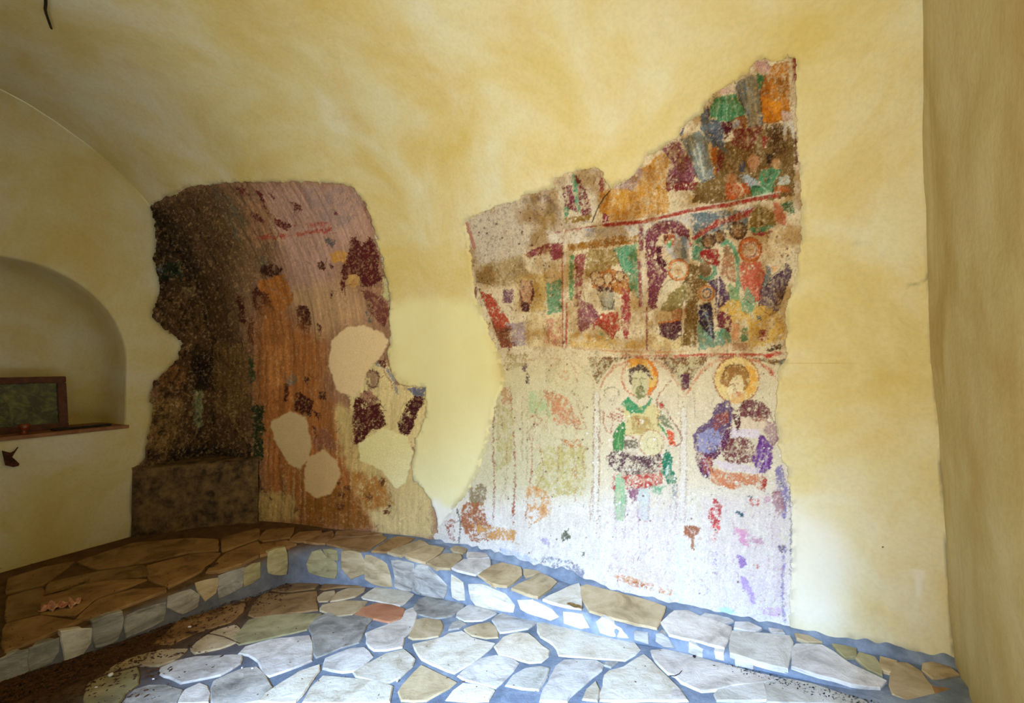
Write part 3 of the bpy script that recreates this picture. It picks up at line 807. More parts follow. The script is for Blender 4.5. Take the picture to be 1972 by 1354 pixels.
FACE = [
 (6, 'green_stone', [(245,600),(292,480),(375,450),(430,525),(545,595),(545,700),(535,750),(400,715),(265,680)]),
 (6, 'green_stone', [(415,455),(555,458),(558,552),(500,545),(448,500)]),
 (6, 'tan_stone', [(620,465),(805,495),(842,560),(842,700),(712,745),(620,640)]),
 (6, 'tan_stone', [(872,505),(990,548),(1092,605),(1132,760),(1155,842),(950,805),(872,758)]),
 (6, 'slate_stone', [(1155,565),(1384,605),(1384,750),(1355,882),(1198,845),(1208,740)]),
 (6, 'slate_stone', [(1418,615),(1540,645),(1750,835),(1712,962),(1500,922),(1390,895)]),
 (6, 'cream_stone', [(1808,728),(1912,805),(1935,982),(1815,952)]),
 (2, 'white_stone', [(868,-15),(1050,0),(1255,95),(1362,222),(1358,270),(1250,245),(950,186),(898,128)]),
 (2, 'white_stone', [(1398,156),(1550,166),(1700,226),(1828,312),(1745,340),(1500,265),(1438,238)]),
 (3, 'cream_stone', [(205,166),(395,206),(470,335),(215,276)]),
 (3, 'white_stone', [(575,272),(622,251),(680,271),(825,364),(900,435),(780,415),(605,376)]),
 (3, 'slate_stone', [(960,380),(1115,400),(1115,486),(965,450)]),
 (3, 'slate_stone', [(1220,414),(1250,406),(1325,464),(1390,543),(1282,514),(1220,474)]),
 (3, 'white_stone', [(1556,510),(1712,582),(1704,634),(1556,586)]),
 (3, 'white_stone', [(1845,605),(1925,624),(1924,665),(1854,645)]),
 (4, 'white_stone', [(645,690),(852,738),(848,752),(645,714)]),
 (9, 'slate_stone', [(0,1108),(150,1052),(165,1168),(0,1238)]),
 (9, 'slate_stone', [(172,1046),(325,988),(320,1060),(288,1116),(180,1160)]),
 (9, 'white_stone', [(348,954),(516,930),(510,1010),(476,1066),(378,1104),(374,1030)]),
 (9, 'slate_stone', [(535,890),(695,836),(690,930),(665,996),(560,1026)]),
 (9, 'slate_stone', [(736,854),(944,786),(935,876),(735,968),(726,900)]),
 (9, 'slate_stone', [(970,745),(1090,706),(1134,742),(1124,798),(1050,834),(966,796)]),
 (9, 'tan_stone', [(1122,668),(1246,644),(1236,718),(1180,764),(1164,730)]),
 (9, 'slate_stone', [(1260,625),(1394,582),(1386,686),(1260,744)]),
 (9, 'green_stone', [(1408,580),(1488,550),(1488,634),(1406,680)]),
 (6, 'green_stone', [(-180,470),(-20,420),(0,560),(-10,700),(-180,690)]),
]
EDG = np.array(EDGE)
def on_face(px, py):
    r = ray(px, py); d2 = r[:2]; best = None
    for i in range(len(EDG) - 1):
        a, b = EDG[i], EDG[i + 1]; e = b - a
        M = np.array([[d2[0], -e[0]], [d2[1], -e[1]]]); det = np.linalg.det(M)
        if abs(det) < 1e-6: continue
        s_, k = np.linalg.solve(M, a)
        if -.02 <= k <= 1.02 and s_ > 0 and (best is None or s_ < best[0]): best = (s_, e)
    s_, e = best
    P = np.array([0, 0, EYE]) + r * s_
    nn = np.array([e[1], -e[0]]); nn /= np.linalg.norm(nn)
    if nn @ (np.array([-1.0, 1.0]) - P[:2]) < 0 and nn @ (-P[:2]) < 0: nn = -nn
    return P, nn
for c, m, pts in FACE:
    pn = [on_face(*q) for q in cpx(c, pts)]; nn = sum(x[1] for x in pn); nn /= np.linalg.norm(nn)
    cen = sum(x[0] for x in pn) / len(pn)
    slab('facing_stone', [x[0] for x in pn], (nn[0], nn[1], 0), .006, m, BENCH_O, .03, bev=.005)
# ------------------------------------------------------------------ wall paintings: what is painted on the old plaster

def scatter(cv, seed, n, amp, box, rmin=2, rmax=9, vert=.6):
    """brush texture: ragged edges and a few thousand short strokes in neighbouring tones"""
    ox = (fbm(cv.H, cv.W, 3.2, 3.2, seed, 2) - .5) * 2 * amp * cv.k; oy = (fbm(cv.H, cv.W, 3.2, 3.2, seed + 1, 2) - .5) * 2 * amp * cv.k
    yy, xx = np.mgrid[0:cv.H, 0:cv.W]
    cv.c = cv.c[np.clip((yy + oy).astype(int), 0, cv.H - 1), np.clip((xx + ox).astype(int), 0, cv.W - 1)]
    Rn = random.Random(seed); x0, y0, x1, y1 = box
    for _ in range(n):
        x, y = Rn.uniform(x0, x1), Rn.uniform(y0, y1); l = Rn.uniform(rmin, rmax); w = Rn.uniform(.7, 2.0)
        a = Rn.gauss(math.pi / 2, .5) if Rn.random() < vert else Rn.uniform(0, math.pi)
        dx, dy = math.cos(a) * l, math.sin(a) * l
        X, Y = int((x - cv.x0) * cv.k), int((y - cv.y0) * cv.k)
        if not (0 <= X < cv.W and 0 <= Y < cv.H): continue
        sx = int(np.clip(X + Rn.gauss(0, 7) * cv.k, 0, cv.W - 1)); sy = int(np.clip(Y + Rn.gauss(0, 7) * cv.k, 0, cv.H - 1))
        c = cv.c[sy, sx] * Rn.choice([.45, .62, .8, 1.0, 1.15, 1.35])
        m = int(l * cv.k) + 3; Y0, Y1, X0, X1 = max(0, Y - m), min(cv.H, Y + m), max(0, X - m), min(cv.W, X + m)
        gy, gx = np.mgrid[Y0:Y1, X0:X1]; gx = (gx - X) / cv.k + cv.jx[Y0:Y1, X0:X1] * 1.2; gy = (gy - Y) / cv.k + cv.jy[Y0:Y1, X0:X1] * 1.2
        t = np.clip((gx * dx + gy * dy) / (l * l) , -.5, .5); d = np.hypot(gx - t * dx, gy - t * dy)
        M = (np.clip((w / 2 + .4 - d) / .8, 0, 1) * Rn.uniform(.35, .85))[..., None]
        cv.c[Y0:Y1, X0:X1] = cv.c[Y0:Y1, X0:X1] * (1 - M) + np.clip(c, 0, .9) * M
CR = Canvas(815, 80, 1575, 1262, 1.6, 5)
def base_fill(cv, col, tone=.16):
    cv.c[:] = lin(col)[None, None] * (1 + tone * (cv.blot - .5) * 2 + tone * .8 * (cv.fine - .5))[..., None]
def P_(c, col, *pts, cv=None, **k): (cv or CR).poly(c, list(pts), col, **k)
REC = []
def Ln(c, col, w, *pts, cv=None, **k): REC.append((c, list(pts), w, col, k)); (cv or CR).line(c, list(pts), w, col, **k)
base_fill(CR, (226, 214, 186))
# lower register is barer and whiter
P_(0, (230, 222, 208), (830, 960), (1160, 950), (1540, 940), (1540, 1260), (830, 1260), jit=14, soft=61)
P_(0, (204, 194, 148), (930, 700), (1160, 700), (1150, 950), (900, 960), jit=14, a=.7, soft=71)
# --- upper left scene and band (crop 21)
P_(21, (206, 196, 182), (50, 420), (420, 260), (640, 200), (700, 420), (900, 420), (560, 560), (450, 620), (330, 720), (110, 700), jit=3)
P_(21, (176, 166, 150), (420, 280), (600, 240), (690, 400), (600, 460), (520, 440), (460, 330), wear=.35, jit=4)
P_(21, (150, 130, 128), (500, 260), (600, 260), (640, 330), (600, 300), (540, 290), wear=.2)
P_(21, (190, 176, 132), (520, 380), (640, 370), (640, 440), (560, 500), wear=.4)
P_(21, (212, 202, 184), (640, 160), (760, 110), (900, 75), (945, 130), (965, 190), (930, 300), (880, 400), (700, 410), (690, 350))
P_(21, (122, 46, 72), (690, 200), (750, 190), (770, 290), (785, 365), (715, 340), wear=.25)
P_(21, (92, 160, 130), (750, 120), (780, 130), (790, 240), (805, 395), (772, 300), wear=.15)
P_(21, (115, 42, 62), (770, 110), (805, 160), (870, 300), (872, 385), (812, 392), (790, 250), wear=.28)
P_(21, (86, 150, 120), (698, 325), (730, 330), (735, 405), (705, 395), wear=.2)
P_(21, (150, 62, 62), (925, 120), (950, 150), (968, 210), (950, 300), (930, 260), wear=.35)
P_(21, (142, 112, 52), (700, 402), (885, 382), (862, 422), (712, 442), wear=.3)
P_(21, (206, 152, 62), (985, 250), (1230, 225), (1230, 422), (992, 434), wear=.18, strk=.35)
P_(21, (142, 52, 72), (945, 300), (982, 262), (990, 440), (950, 445), wear=.2)
P_(21, (224, 220, 212), (540, 525), (900, 440), (1230, 425), (1230, 515), (800, 565), (500, 595), wear=.12)
P_(21, (176, 182, 200), (820, 480), (1170, 450), (1170, 495), (830, 535), wear=.35)
Ln(21, (160, 60, 60), 3, (640, 500), (900, 455), (1225, 430), wear=.3)
P_(21, (152, 76, 92), (430, 640), (580, 572), (692, 565), (694, 650), (632, 685), (600, 622), (470, 662), wear=.12)
P_(21, (166, 120, 48), (720, 575), (1190, 500), (1192, 560), (900, 602), (730, 624), wear=.25)
P_(21, (232, 226, 208), (480, 660), (610, 640), (640, 800), (600, 830), (500, 740))
P_(21, (172, 152, 112), (120, 720), (250, 690), (420, 640), (470, 770), (400, 850), (130, 830), wear=.15, jit=5, soft=9)
P_(21, (206, 182, 120), (390, 780), (600, 750), (580, 1010), (400, 1020), wear=.15, jit=5, soft=9)
P_(21, (182, 82, 62), (150, 880), (220, 900), (330, 1050), (365, 1130), (262, 1160), (200, 1000), wear=.12)
P_(21, (130, 92, 112), (300, 870), (372, 870), (362, 955), (300, 962), wear=.15)
P_(21, (186, 140, 106), (410, 800), (490, 810), (502, 900), (472, 1010), (422, 1020), (400, 900), wear=.1)
for q in [[(420, 815), (425, 860), (440, 850)], [(478, 812), (492, 845)], [(412, 880), (420, 940), (450, 965)], [(500, 870), (492, 940)]]: Ln(21, (86, 36, 42), 4, *q)
P_(21, (84, 38, 44), (415, 955), (480, 960), (470, 1020), (420, 1010), wear=.2)
P_(21, (116, 162, 128), (580, 830), (682, 800), (682, 1010), (592, 1035), wear=.18)
P_(21, (176, 160, 170), (330, 1090), (460, 1080), (452, 1230), (285, 1255), wear=.3)
P_(21, (150, 96, 82), (240, 1130), (350, 1110), (350, 1230), (285, 1235), wear=.35)
P_(21, (224, 208, 168), (460, 1030), (690, 1035), (690, 1250), (450, 1240))
P_(21, (204, 152, 128), (590, 1060), (680, 1050), (680, 1240), (560, 1230), wear=.45)
Ln(21, (226, 220, 205), 5, (702, 640), (706, 1250)); Ln(21, (184, 98, 76), 2.6, (688, 640), (692, 1250), wear=.1); Ln(21, (184, 92, 72), 4, (718, 960), (712, 1250), wear=.15)
P_(21, (108, 160, 112), (730, 640), (762, 640), (762, 930), (735, 950), wear=.15)
P_(21, (152, 82, 84), (765, 650), (840, 635), (805, 935), (768, 935), wear=.22)
P_(21, (168, 148, 96), (850, 610), (1020, 605), (1060, 700), (880, 790), (830, 800), wear=.25)
P_(21, (92, 166, 136), (1020, 600), (1172, 570), (1182, 930), (1120, 860), (1062, 700), wear=.12, strk=.15)
P_(21, (182, 122, 62), (870, 770), (1000, 730), (1110, 770), (1130, 900), (1060, 900), (880, 860), wear=.12)
for cx_, cy_ in [(905, 785), (985, 800), (1060, 785), (930, 820)]:
    CR.ell(21, cx_, cy_, 30, 32, (206, 180, 140), wear=.1); CR.ring(21, cx_, cy_, 32, 34, 2.5, (82, 40, 40), wear=.15)
P_(21, (228, 222, 200), (825, 890), (900, 850), (935, 980), (880, 1012), (840, 960))
P_(21, (80, 34, 44), (918, 848), (1022, 860), (1012, 886), (918, 882))
P_(21, (164, 164, 148), (930, 892), (1022, 882), (1032, 1000), (950, 1005), wear=.1); Ln(21, (76, 70, 60), 2, (920, 900), (950, 980), (1010, 995), (1030, 940))
P_(21, (182, 80, 66), (895, 1035), (1050, 1012), (1062, 1120), (1012, 1195), (930, 1102), (880, 1132), wear=.12)
P_(21, (150, 94, 112), (790, 930), (880, 962), (930, 1050), (862, 1122), (802, 1155), (780, 1060), wear=.22)
P_(21, (166, 70, 76), (1078, 860), (1122, 880), (1134, 1090), (1102, 1225), (1070, 1100), wear=.15)
P_(21, (120, 186, 176), (930, 1140), (990, 1190), (985, 1205), (940, 1195))
P_(21, (214, 184, 120), (730, 1150), (860, 1160), (1230, 1215), (1230, 1260), (740, 1250), wear=.3)
# --- upper right scene (crop 22)
P_(22, (130, 106, 62), (740, 1150), (910, 1110), (880, 860), (1000, 820), (1300, 700), (1560, 700), (1580, 1250), (1000, 1340), (740, 1300), jit=3)
P_(22, (206, 152, 58), (-20, 1230), (180, 1150), (300, 1060), (480, 900), (545, 940), (530, 1130), (540, 1400), (-20, 1400), wear=.15, strk=.4)
P_(22, (190, 168, 170), (60, 1200), (180, 1140), (300, 1020), (340, 1060), (260, 1200), wear=.3)
P_(22, (126, 36, 46), (515, 1140), (775, 1140), (745, 1210), (520, 1215), wear=.12)
P_(22, (132, 66, 96), (480, 870), (530, 830), (620, 805), (700, 940), (775, 1100), (720, 1140), (520, 1150), (560, 960), wear=.12, strk=.15)
P_(22, (136, 150, 156), (640, 790), (790, 720), (872, 800), (862, 880), (915, 1100), (800, 1155), (740, 1020))
Ln(22, (196, 210, 210), 4, (770, 830), (800, 960), (830, 1110)); Ln(22, (90, 98, 110), 2, (690, 820), (760, 1080)); Ln(22, (196, 210, 210), 2, (720, 800), (780, 1000))
P_(22, (104, 120, 142), (795, 600), (810, 545), (860, 515), (870, 630), (980, 650), (1005, 900), (900, 850), (800, 700), wear=.12)
P_(22, (80, 92, 116), (860, 720), (975, 700), (985, 870), (900, 840), wear=.3)
P_(22, (90, 24, 44), (968, 650), (1060, 640), (1062, 700), (1000, 800), wear=.05)
P_(22, (150, 156, 150), (1080, 330), (1240, 255), (1285, 400), (1312, 680), (1190, 692), (1160, 560), (1090, 430), wear=.1)
for q in [[(1150, 330), (1180, 500)], [(1210, 560), (1230, 690)], [(1180, 570), (1205, 690)], [(1280, 560), (1300, 675)], [(1110, 350), (1150, 520)]]: Ln(22, (96, 122, 165), 2.2, *q)
Ln(22, (190, 196, 186), 2.4, (1175, 320), (1215, 600)); Ln(22, (190, 196, 186), 2, (1235, 420), (1260, 640))
P_(22, (74, 154, 114), (860, 600), (885, 500), (930, 455), (1080, 425), (1172, 590), (1060, 640), (940, 645), strk=.1)
for q in [[(950, 470), (930, 630)], [(1010, 450), (1015, 640)], [(1060, 440), (1100, 610)]]: Ln(22, (150, 205, 175), 2.2, *q)
for q in [[(975, 470), (965, 630)], [(1100, 440), (1165, 570)]]: Ln(22, (36, 104, 74), 2.4, *q)
Ln(22, (96, 28, 50), 4, (858, 530), (866, 600))
P_(22, (212, 176, 168), (900, 400), (1080, 340), (1090, 400), (1000, 430), wear=.4)
P_(22, (84, 96, 124), (622, 760), (670, 680), (660, 740), (630, 770))
P_(22, (192, 126, 44), (1320, 270), (1385, 180), (1515, 150), (1525, 500), (1535, 640), (1300, 660), (1282, 400), wear=.08)
P_(22, (226, 150, 42), (1290, 440), (1380, 470), (1455, 500), (1450, 655), (1308, 660))
P_(22, (146, 96, 34), (1400, 300), (1510, 260), (1515, 480), (1440, 420), wear=.35)
P_(22, (206, 164, 158), (1235, 150), (1330, 145), (1375, 200), (1345, 285), (1260, 235), wear=.1)
P_(22, (68, 150, 110), (1250, 255), (1322, 272), (1285, 405), (1262, 330), wear=.1)
P_(22, (152, 96, 52), (1080, 612), (1150, 590), (1172, 640), (1172, 702), (1110, 690)); P_(22, (176, 180, 205), (1050, 650), (1110, 640), (1110, 700), (1060, 700), wear=.15)
P_(22, (126, 48, 38), (1065, 705), (1310, 680), (1300, 730), (1190, 890), (1050, 840), wear=.15, strk=.2)
P_(22, (84, 56, 26), (1330, 670), (1480, 655), (1485, 900), (1400, 920), (1330, 850), wear=.3, strk=.2)
P_(22, (142, 48, 38), (1290, 765), (1352, 770), (1335, 870), (1300, 862), wear=.15)
P_(22, (196, 120, 40), (880, 850), (960, 860), (950, 1000), (910, 1090), wear=.3); P_(22, (120, 44, 36), (930, 880), (990, 900), (970, 1040), (930, 1060), wear=.3)
P_(22, (56, 38, 30), (1325, 915), (1400, 900), (1425, 955), (1345, 995), wear=.1)
CR.ell(22, 1230, 985, 50, 70, (206, 160, 128), wear=.12); CR.ring(22, 1230, 970, 56, 74, 2.5, (96, 62, 40), wear=.2)
CR.ell(22, 1410, 985, 40, 45, (196, 160, 120), wear=.12); CR.ell(22, 1050, 1120, 42, 46, (206, 150, 120), wear=.15); CR.ell(22, 1330, 1060, 34, 36, (196, 130, 90), wear=.2)
P_(22, (84, 152, 116), (1290, 1050), (1380, 1020), (1460, 1040), (1400, 1150), (1375, 1265), (1220, 1275), (1195, 1170), (1260, 1150), wear=.06)
Ln(22, (170, 216, 190), 3, (1290, 1170), (1350, 1220), (1290, 1260)); Ln(22, (40, 100, 76), 3, (1370, 1060), (1330, 1170), (1225, 1180))
P_(22, (168, 188, 206), (1105, 1085), (1180, 1075), (1295, 1165), (1180, 1175), wear=.12); P_(22, (72, 92, 126), (1110, 1000), (1150, 980), (1170, 1060), (1120, 1060), wear=.15)
P_(22, (192, 92, 42), (1000, 1150), (1180, 1150), (1200, 1230), (1130, 1265), (1000, 1285), wear=.12); Ln(22, (232, 210, 180), 3, (1100, 1150), (1145, 1200), (1110, 1260))
P_(22, (192, 202, 198), (1440, 1105), (1500, 1085), (1530, 1130), (1515, 1165), (1420, 1165), wear=.1); P_(22, (186, 112, 62), (1400, 1180), (1530, 1175), (1530, 1220), (1390, 1230), wear=.15)
Ln(22, (216, 218, 222), 6, (1490, 655), (1484, 790)); Ln(22, (216, 218, 222), 6, (1530, 640), (1556, 780)); Ln(22, (96, 44, 40), 4, (1570, 740), (1580, 1000))
P_(22, (224, 212, 184), (1518, 140), (1556, 120), (1560, 330), (1596, 640), (1560, 660), (1530, 500)); P_(22, (156, 66, 66), (1552, 125), (1584, 125), (1575, 350), (1556, 340), wear=.1)
P_(22, (206, 182, 176), (1455, 560), (1540, 560), (1545, 640), (1460, 640), wear=.25)
P_(22, (222, 214, 196), (1560, 1000), (1592, 1000), (1606, 1400), (1560, 1400))
# --- central scenes (crop 23)
P_(23, (206, 206, 212), (20, 230), (300, 200), (460, 180), (720, 110), (800, 130), (1300, 60), (1300, 130), (900, 210), (760, 300), (700, 230), (560, 185), (430, 200), (340, 330), (300, 300), (0, 320), wear=.1)
P_(23, (110, 132, 150), (720, 130), (1000, 100), (1200, 110), (1180, 280), (1000, 260), (880, 300), (740, 300), wear=.22)
P_(23, (92, 146, 120), (730, 350), (850, 300), (830, 400), (780, 520), (730, 500), wear=.2)
Ln(23, (228, 224, 216), 2.4, (20, 205), (430, 160), (740, 82), (1040, 38), (1440, -50)); Ln(23, (168, 48, 44), 8, (30, 222), (300, 200), (440, 172), (740, 100), (1030, 58), (1420, -22), wear=.1)
Ln(23, (232, 228, 220), 2.2, (440, 192), (740, 120), (1030, 85), (1280, 40))
P_(23, (162, 60, 62), (720, 330), (800, 265), (900, 195), (1235, 75), (1200, 155), (960, 222), (840, 290), (740, 350), wear=.06)
CR.ell(23, 705, 385, 22, 22, (190, 45, 45))
P_(23, (126, 60, 86), (345, 330), (380, 240), (460, 198), (560, 185), (655, 212), (700, 270), (716, 362), (640, 350), (590, 290), (480, 290), (430, 380), (420, 490), (520, 600), (530, 640), (480, 700), (462, 860), (440, 910), (380, 910), (362, 600), wear=.08)
P_(23, (196, 198, 206), (590, 290), (700, 350), (722, 530), (600, 520), (520, 440), (500, 380)); P_(23, (126, 148, 176), (640, 310), (682, 320), (682, 500), (645, 500), wear=.1)
P_(23, (186, 102, 60), (490, 300), (580, 295), (592, 390), (545, 405), (500, 370), wear=.1); P_(23, (96, 176, 130), (530, 348), (562, 350), (562, 402), (535, 410)); CR.ell(23, 515, 330, 18, 22, (110, 60, 40))
P_(23, (84, 28, 48), (425, 400), (490, 392), (480, 450), (525, 545), (485, 575), (440, 530)); CR.ell(23, 402, 372, 16, 30, (210, 190, 190))
CR.ring(23, 465, 430, 36, 38, 2.2, (196, 140, 130))
P_(23, (226, 216, 200), (300, 380), (345, 380), (372, 910), (330, 1000), (310, 900), wear=.15)
Ln(23, (134, 62, 84), 9, (312, 240), (316, 420), wear=.15); Ln(23, (150, 80, 92), 7, (300, 510), (312, 880), wear=.2); Ln(23, (150, 80, 84), 4, (362, 900), (362, 1250), wear=.25)
P_(23, (228, 224, 216), (700, 400), (722, 400), (725, 540), (705, 540))
P_(23, (126, 102, 52), (700, 540), (780, 560), (870, 680), (780, 760), (762, 1210), (648, 1210), (682, 850), (660, 700), wear=.1)
P_(23, (150, 140, 92), (560, 760), (690, 690), (700, 800), (640, 900), (560, 930), (470, 930), (500, 820), wear=.1)
P_(23, (222, 214, 190), (470, 740), (540, 680), (610, 655), (560, 770), (480, 900), (440, 1080), (420, 1060), (440, 880))
P_(23, (186, 140, 110), (560, 930), (680, 880), (660, 1000), (560, 1010), wear=.3)
P_(23, (80, 24, 48), (460, 1022), (642, 998), (640, 1122), (580, 1165), (475, 1125), strk=.1); Ln(23, (214, 130, 60), 3, (458, 1022), (644, 994)); Ln(23, (226, 216, 196), 3, (660, 820), (655, 1120))
P_(23, (222, 206, 160), (370, 1100), (470, 1120), (580, 1170), (660, 1130), (650, 1230), (380, 1240), wear=.1)
P_(23, (128, 174, 164), (768, 1000), (900, 1150), (1050, 1120), (1045, 1180), (780, 1245), wear=.12)
P_(23, (92, 66, 104), (862, 680), (960, 640), (1045, 800), (1012, 885), (930, 905), (900, 760), wear=.12)
P_(23, (58, 48, 80), (788, 870), (880, 850), (902, 1000), (914, 1165), (840, 1090), (780, 1000), wear=.06); Ln(23, (150, 170, 190), 2.2, (820, 900), (860, 1000), (890, 1120))
CR.ring(23, 850, 780, 56, 58, 5, (210, 152, 92), wear=.08); CR.ell(23, 850, 785, 34, 46, (96, 104, 120), wear=.1); P_(23, (226, 224, 220), (825, 825), (870, 825), (860, 850), (830, 850))
CR.ring(23, 840, 580, 78, 80, 8, (88, 158, 134), wear=.06, a0=-120, a1=120); CR.ell(23, 835, 580, 54, 62, (134, 112, 82), wear=.1)
P_(23, (152, 48, 46), (780, 440), (860, 420), (945, 420), (952, 575), (900, 545), (800, 500), wear=.08)
for cx_, cy_, r_, c_ in [(862, 365, 48, (120, 92, 60)), (955, 325, 42, (126, 92, 54)), (1105, 275, 62, (112, 84, 48))]:
    CR.ell(23, cx_, cy_, r_, r_ * 1.1, c_, wear=.05); CR.ring(23, cx_, cy_ - 8, r_ * 1.05, r_ * 1.1, 4, (66, 42, 32), a0=150, a1=390)
    CR.ell(23, cx_ - 6, cy_ + 8, r_ * .45, r_ * .55, (176, 140, 98), wear=.1)
P_(23, (180, 134, 104), (985, 420), (1060, 440), (1095, 700), (1040, 680), (960, 620), wear=.12)
Ln(23, (84, 160, 130), 8, (975, 380), (1020, 355), (1070, 410), (1095, 500), (1108, 640), (1100, 740)); CR.ell(23, 1015, 430, 34, 44, (150, 122, 90), wear=.1)
P_(23, (202, 108, 90), (1110, 560), (1150, 500), (1290, 520), (1325, 640), (1272, 840), (1190, 860), (1110, 660), wear=.08)
CR.ring(23, 1202, 425, 84, 90, 8, (216, 124, 62), wear=.06); CR.ring(23, 1202, 425, 52, 60, 4, (160, 80, 92), wear=.15); CR.ell(23, 1200, 430, 36, 50, (224, 208, 184), wear=.1)
P_(23, (128, 168, 124), (1020, 690), (1112, 760), (1122, 900), (1040, 840), wear=.15)
P_(23, (142, 120, 60), (1200, 130), (1290, 60), (1400, 110), (1405, 225), (1290, 232), (1200, 245), wear=.1); Ln(23, (186, 190, 160), 4, (1275, 40), (1272, 180)); Ln(23, (100, 60, 30), 3, (1292, 130), (1296, 220))
P_(23, (88, 160, 132), (1198, 245), (1405, 222), (1300, 285), (1210, 285), wear=.1); P_(23, (166, 66, 84), (1210, 290), (1380, 270), (1390, 310), (1260, 320), wear=.2)
P_(23, (74, 126, 92), (1450, 50), (1545, 10), (1565, 130), (1480, 110), wear=.15); P_(23, (218, 142, 122), (1380, 30), (1450, 60), (1475, 130), (1510, 220), (1420, 220), (1400, 120), wear=.15)
P_(23, (232, 216, 182), (1310, 330), (1420, 260), (1505, 250), (1535, 440), (1400, 530), (1305, 470), jit=5); CR.dots(23, 1320, 300, 1520, 500, 26, .8, 3, (120, 70, 50), seed=4)
P_(23, (124, 148, 166), (1330, 550), (1365, 555), (1372, 700), (1300, 715), wear=.15); P_(23, (226, 180, 130), (1370, 560), (1420, 560), (1400, 620), wear=.1)
P_(23, (84, 58, 86), (1285, 740), (1330, 710), (1500, 530), (1542, 600), (1482, 780), (1432, 925), (1360, 965), (1275, 890), wear=.1, strk=.12)
P_(23, (216, 182, 96), (950, 890), (1060, 830), (1130, 820), (1300, 880), (1480, 960), (1480, 1150), (1200, 1235), (1180, 1000), (960, 1020), wear=.22, jit=4)
P_(23, (122, 172, 142), (1120, 830), (1180, 730), (1255, 850), (1200, 955), (1130, 930), wear=.2); P_(23, (110, 150, 110), (1120, 1070), (1180, 1060), (1180, 1170), (1130, 1170), wear=.3)
P_(23, (142, 58, 42), (1270, 1070), (1350, 1075), (1342, 1175), (1268, 1155), wear=.25); P_(23, (120, 52, 66), (915, 905), (1052, 960), (1042, 1100), (930, 1050), wear=.28); P_(23, (104, 128, 132), (1240, 960), (1300, 970), (1285, 1010), wear=.1)
P_(23, (222, 170, 130), (1050, 1020), (1110, 1020), (1110, 1160), (1060, 1170), wear=.15); P_(23, (110, 170, 146), (905, 1090), (990, 1060), (1050, 1130), (910, 1150), wear=.25)
P_(23, (188, 150, 116), (1050, 1180), (1180, 1185), (1180, 1250), (1060, 1250), wear=.2); P_(23, (78, 58, 42), (1320, 1240), (1450, 1190), (1455, 1230), (1360, 1255))
Ln(23, (226, 224, 220), 2, (938, 560), (946, 740), (925, 1000)); Ln(23, (226, 224, 220), 3, (1000, 150), (1010, 215))
Ln(23, (192, 74, 60), 4.5, (590, 1292), (820, 1280), (1100, 1278), (1300, 1282), wear=.22); P_(23, (196, 72, 62), (1290, 1285), (1440, 1255), (1450, 1285), (1330, 1310))
Ln(23, (206, 160, 110), 3, (0, 1250), (370, 1265), (700, 1255), wear=.3); Ln(23, (120, 60, 50), 2.5, (560, 1310), (900, 1300), (1050, 1300), wear=.3)
# --- standing saints under their arcade (crop 24)
for pts in ([(120, 108), (430, 108), (330, 150), (250, 230), (205, 330), (165, 240)], [(665, 110), (1065, 110), (965, 215), (900, 345), (862, 375), (800, 262), (720, 180)], [(1390, 112), (1645, 130), (1600, 170), (1500, 160)]):
    P_(24, (206, 196, 160), *pts); P_(24, (92, 72, 66), *pts, wear=.52); P_(24, (150, 110, 66), *pts, wear=.72)
P_(24, (94, 52, 72), (830, 240), (915, 240), (900, 345), (860, 372), wear=.2)
CR.ell(24, 500, 270, 1, 1, (0, 0, 0))
Ln(24, (186, 92, 74), 3, (400, 98), (700, 100), (1100, 92), (1350, 96), (1600, 82), wear=.2); Ln(24, (196, 150, 112), 2, (0, 42), (420, 60), (700, 62), wear=.25); Ln(24, (110, 56, 44), 2.2, (200, 118), (500, 112), (760, 122), (1050, 122), wear=.3)
for dd in (0, 16): 
    Ln(24, (192, 124, 92), 2.0, (876, 400 - dd), (800, 300 - dd), (740, 205 - dd), (650, 145 - dd), (540, 120 - dd * .5), (430, 140 - dd * .5), (330, 190 - dd), (255, 275 - dd), (222, 355 - dd), wear=.2)
    Ln(24, (204, 128, 96), 2.4, (884, 400 - dd), (950, 295 - dd), (1005, 215 - dd), (1110, 145 - dd), (1270, 105 - dd * .5), (1430, 145 - dd * .5), (1540, 225 - dd), (1570, 270), wear=.15)
P_(24, (196, 66, 58), (1455, 170), (1500, 190), (1560, 235), (1545, 262), wear=.25); P_(24, (96, 100, 92), (1590, 140), (1640, 115), (1640, 150), (1600, 170), wear=.15)
for x0, y0, x1, y1 in [(176, 370, 168, 1354), (216, 370, 208, 1354), (842, 500, 832, 1000), (886, 500, 878, 1354), (944, 330, 946, 560), (1606, 480, 1606, 700)]: Ln(24, (158, 128, 108), 1.3, (x0, y0), (x1, y1), wear=.25)
P_(24, (232, 226, 214), (180, 380), (214, 380), (205, 1354), (170, 1354), a=.6); P_(24, (232, 226, 216), (846, 500), (884, 500), (876, 1354), (834, 1354), a=.7)
Ln(24, (176, 140, 118), 1.4, (820, 412), (912, 412), (900, 490), (822, 500), closed=True, wear=.2)
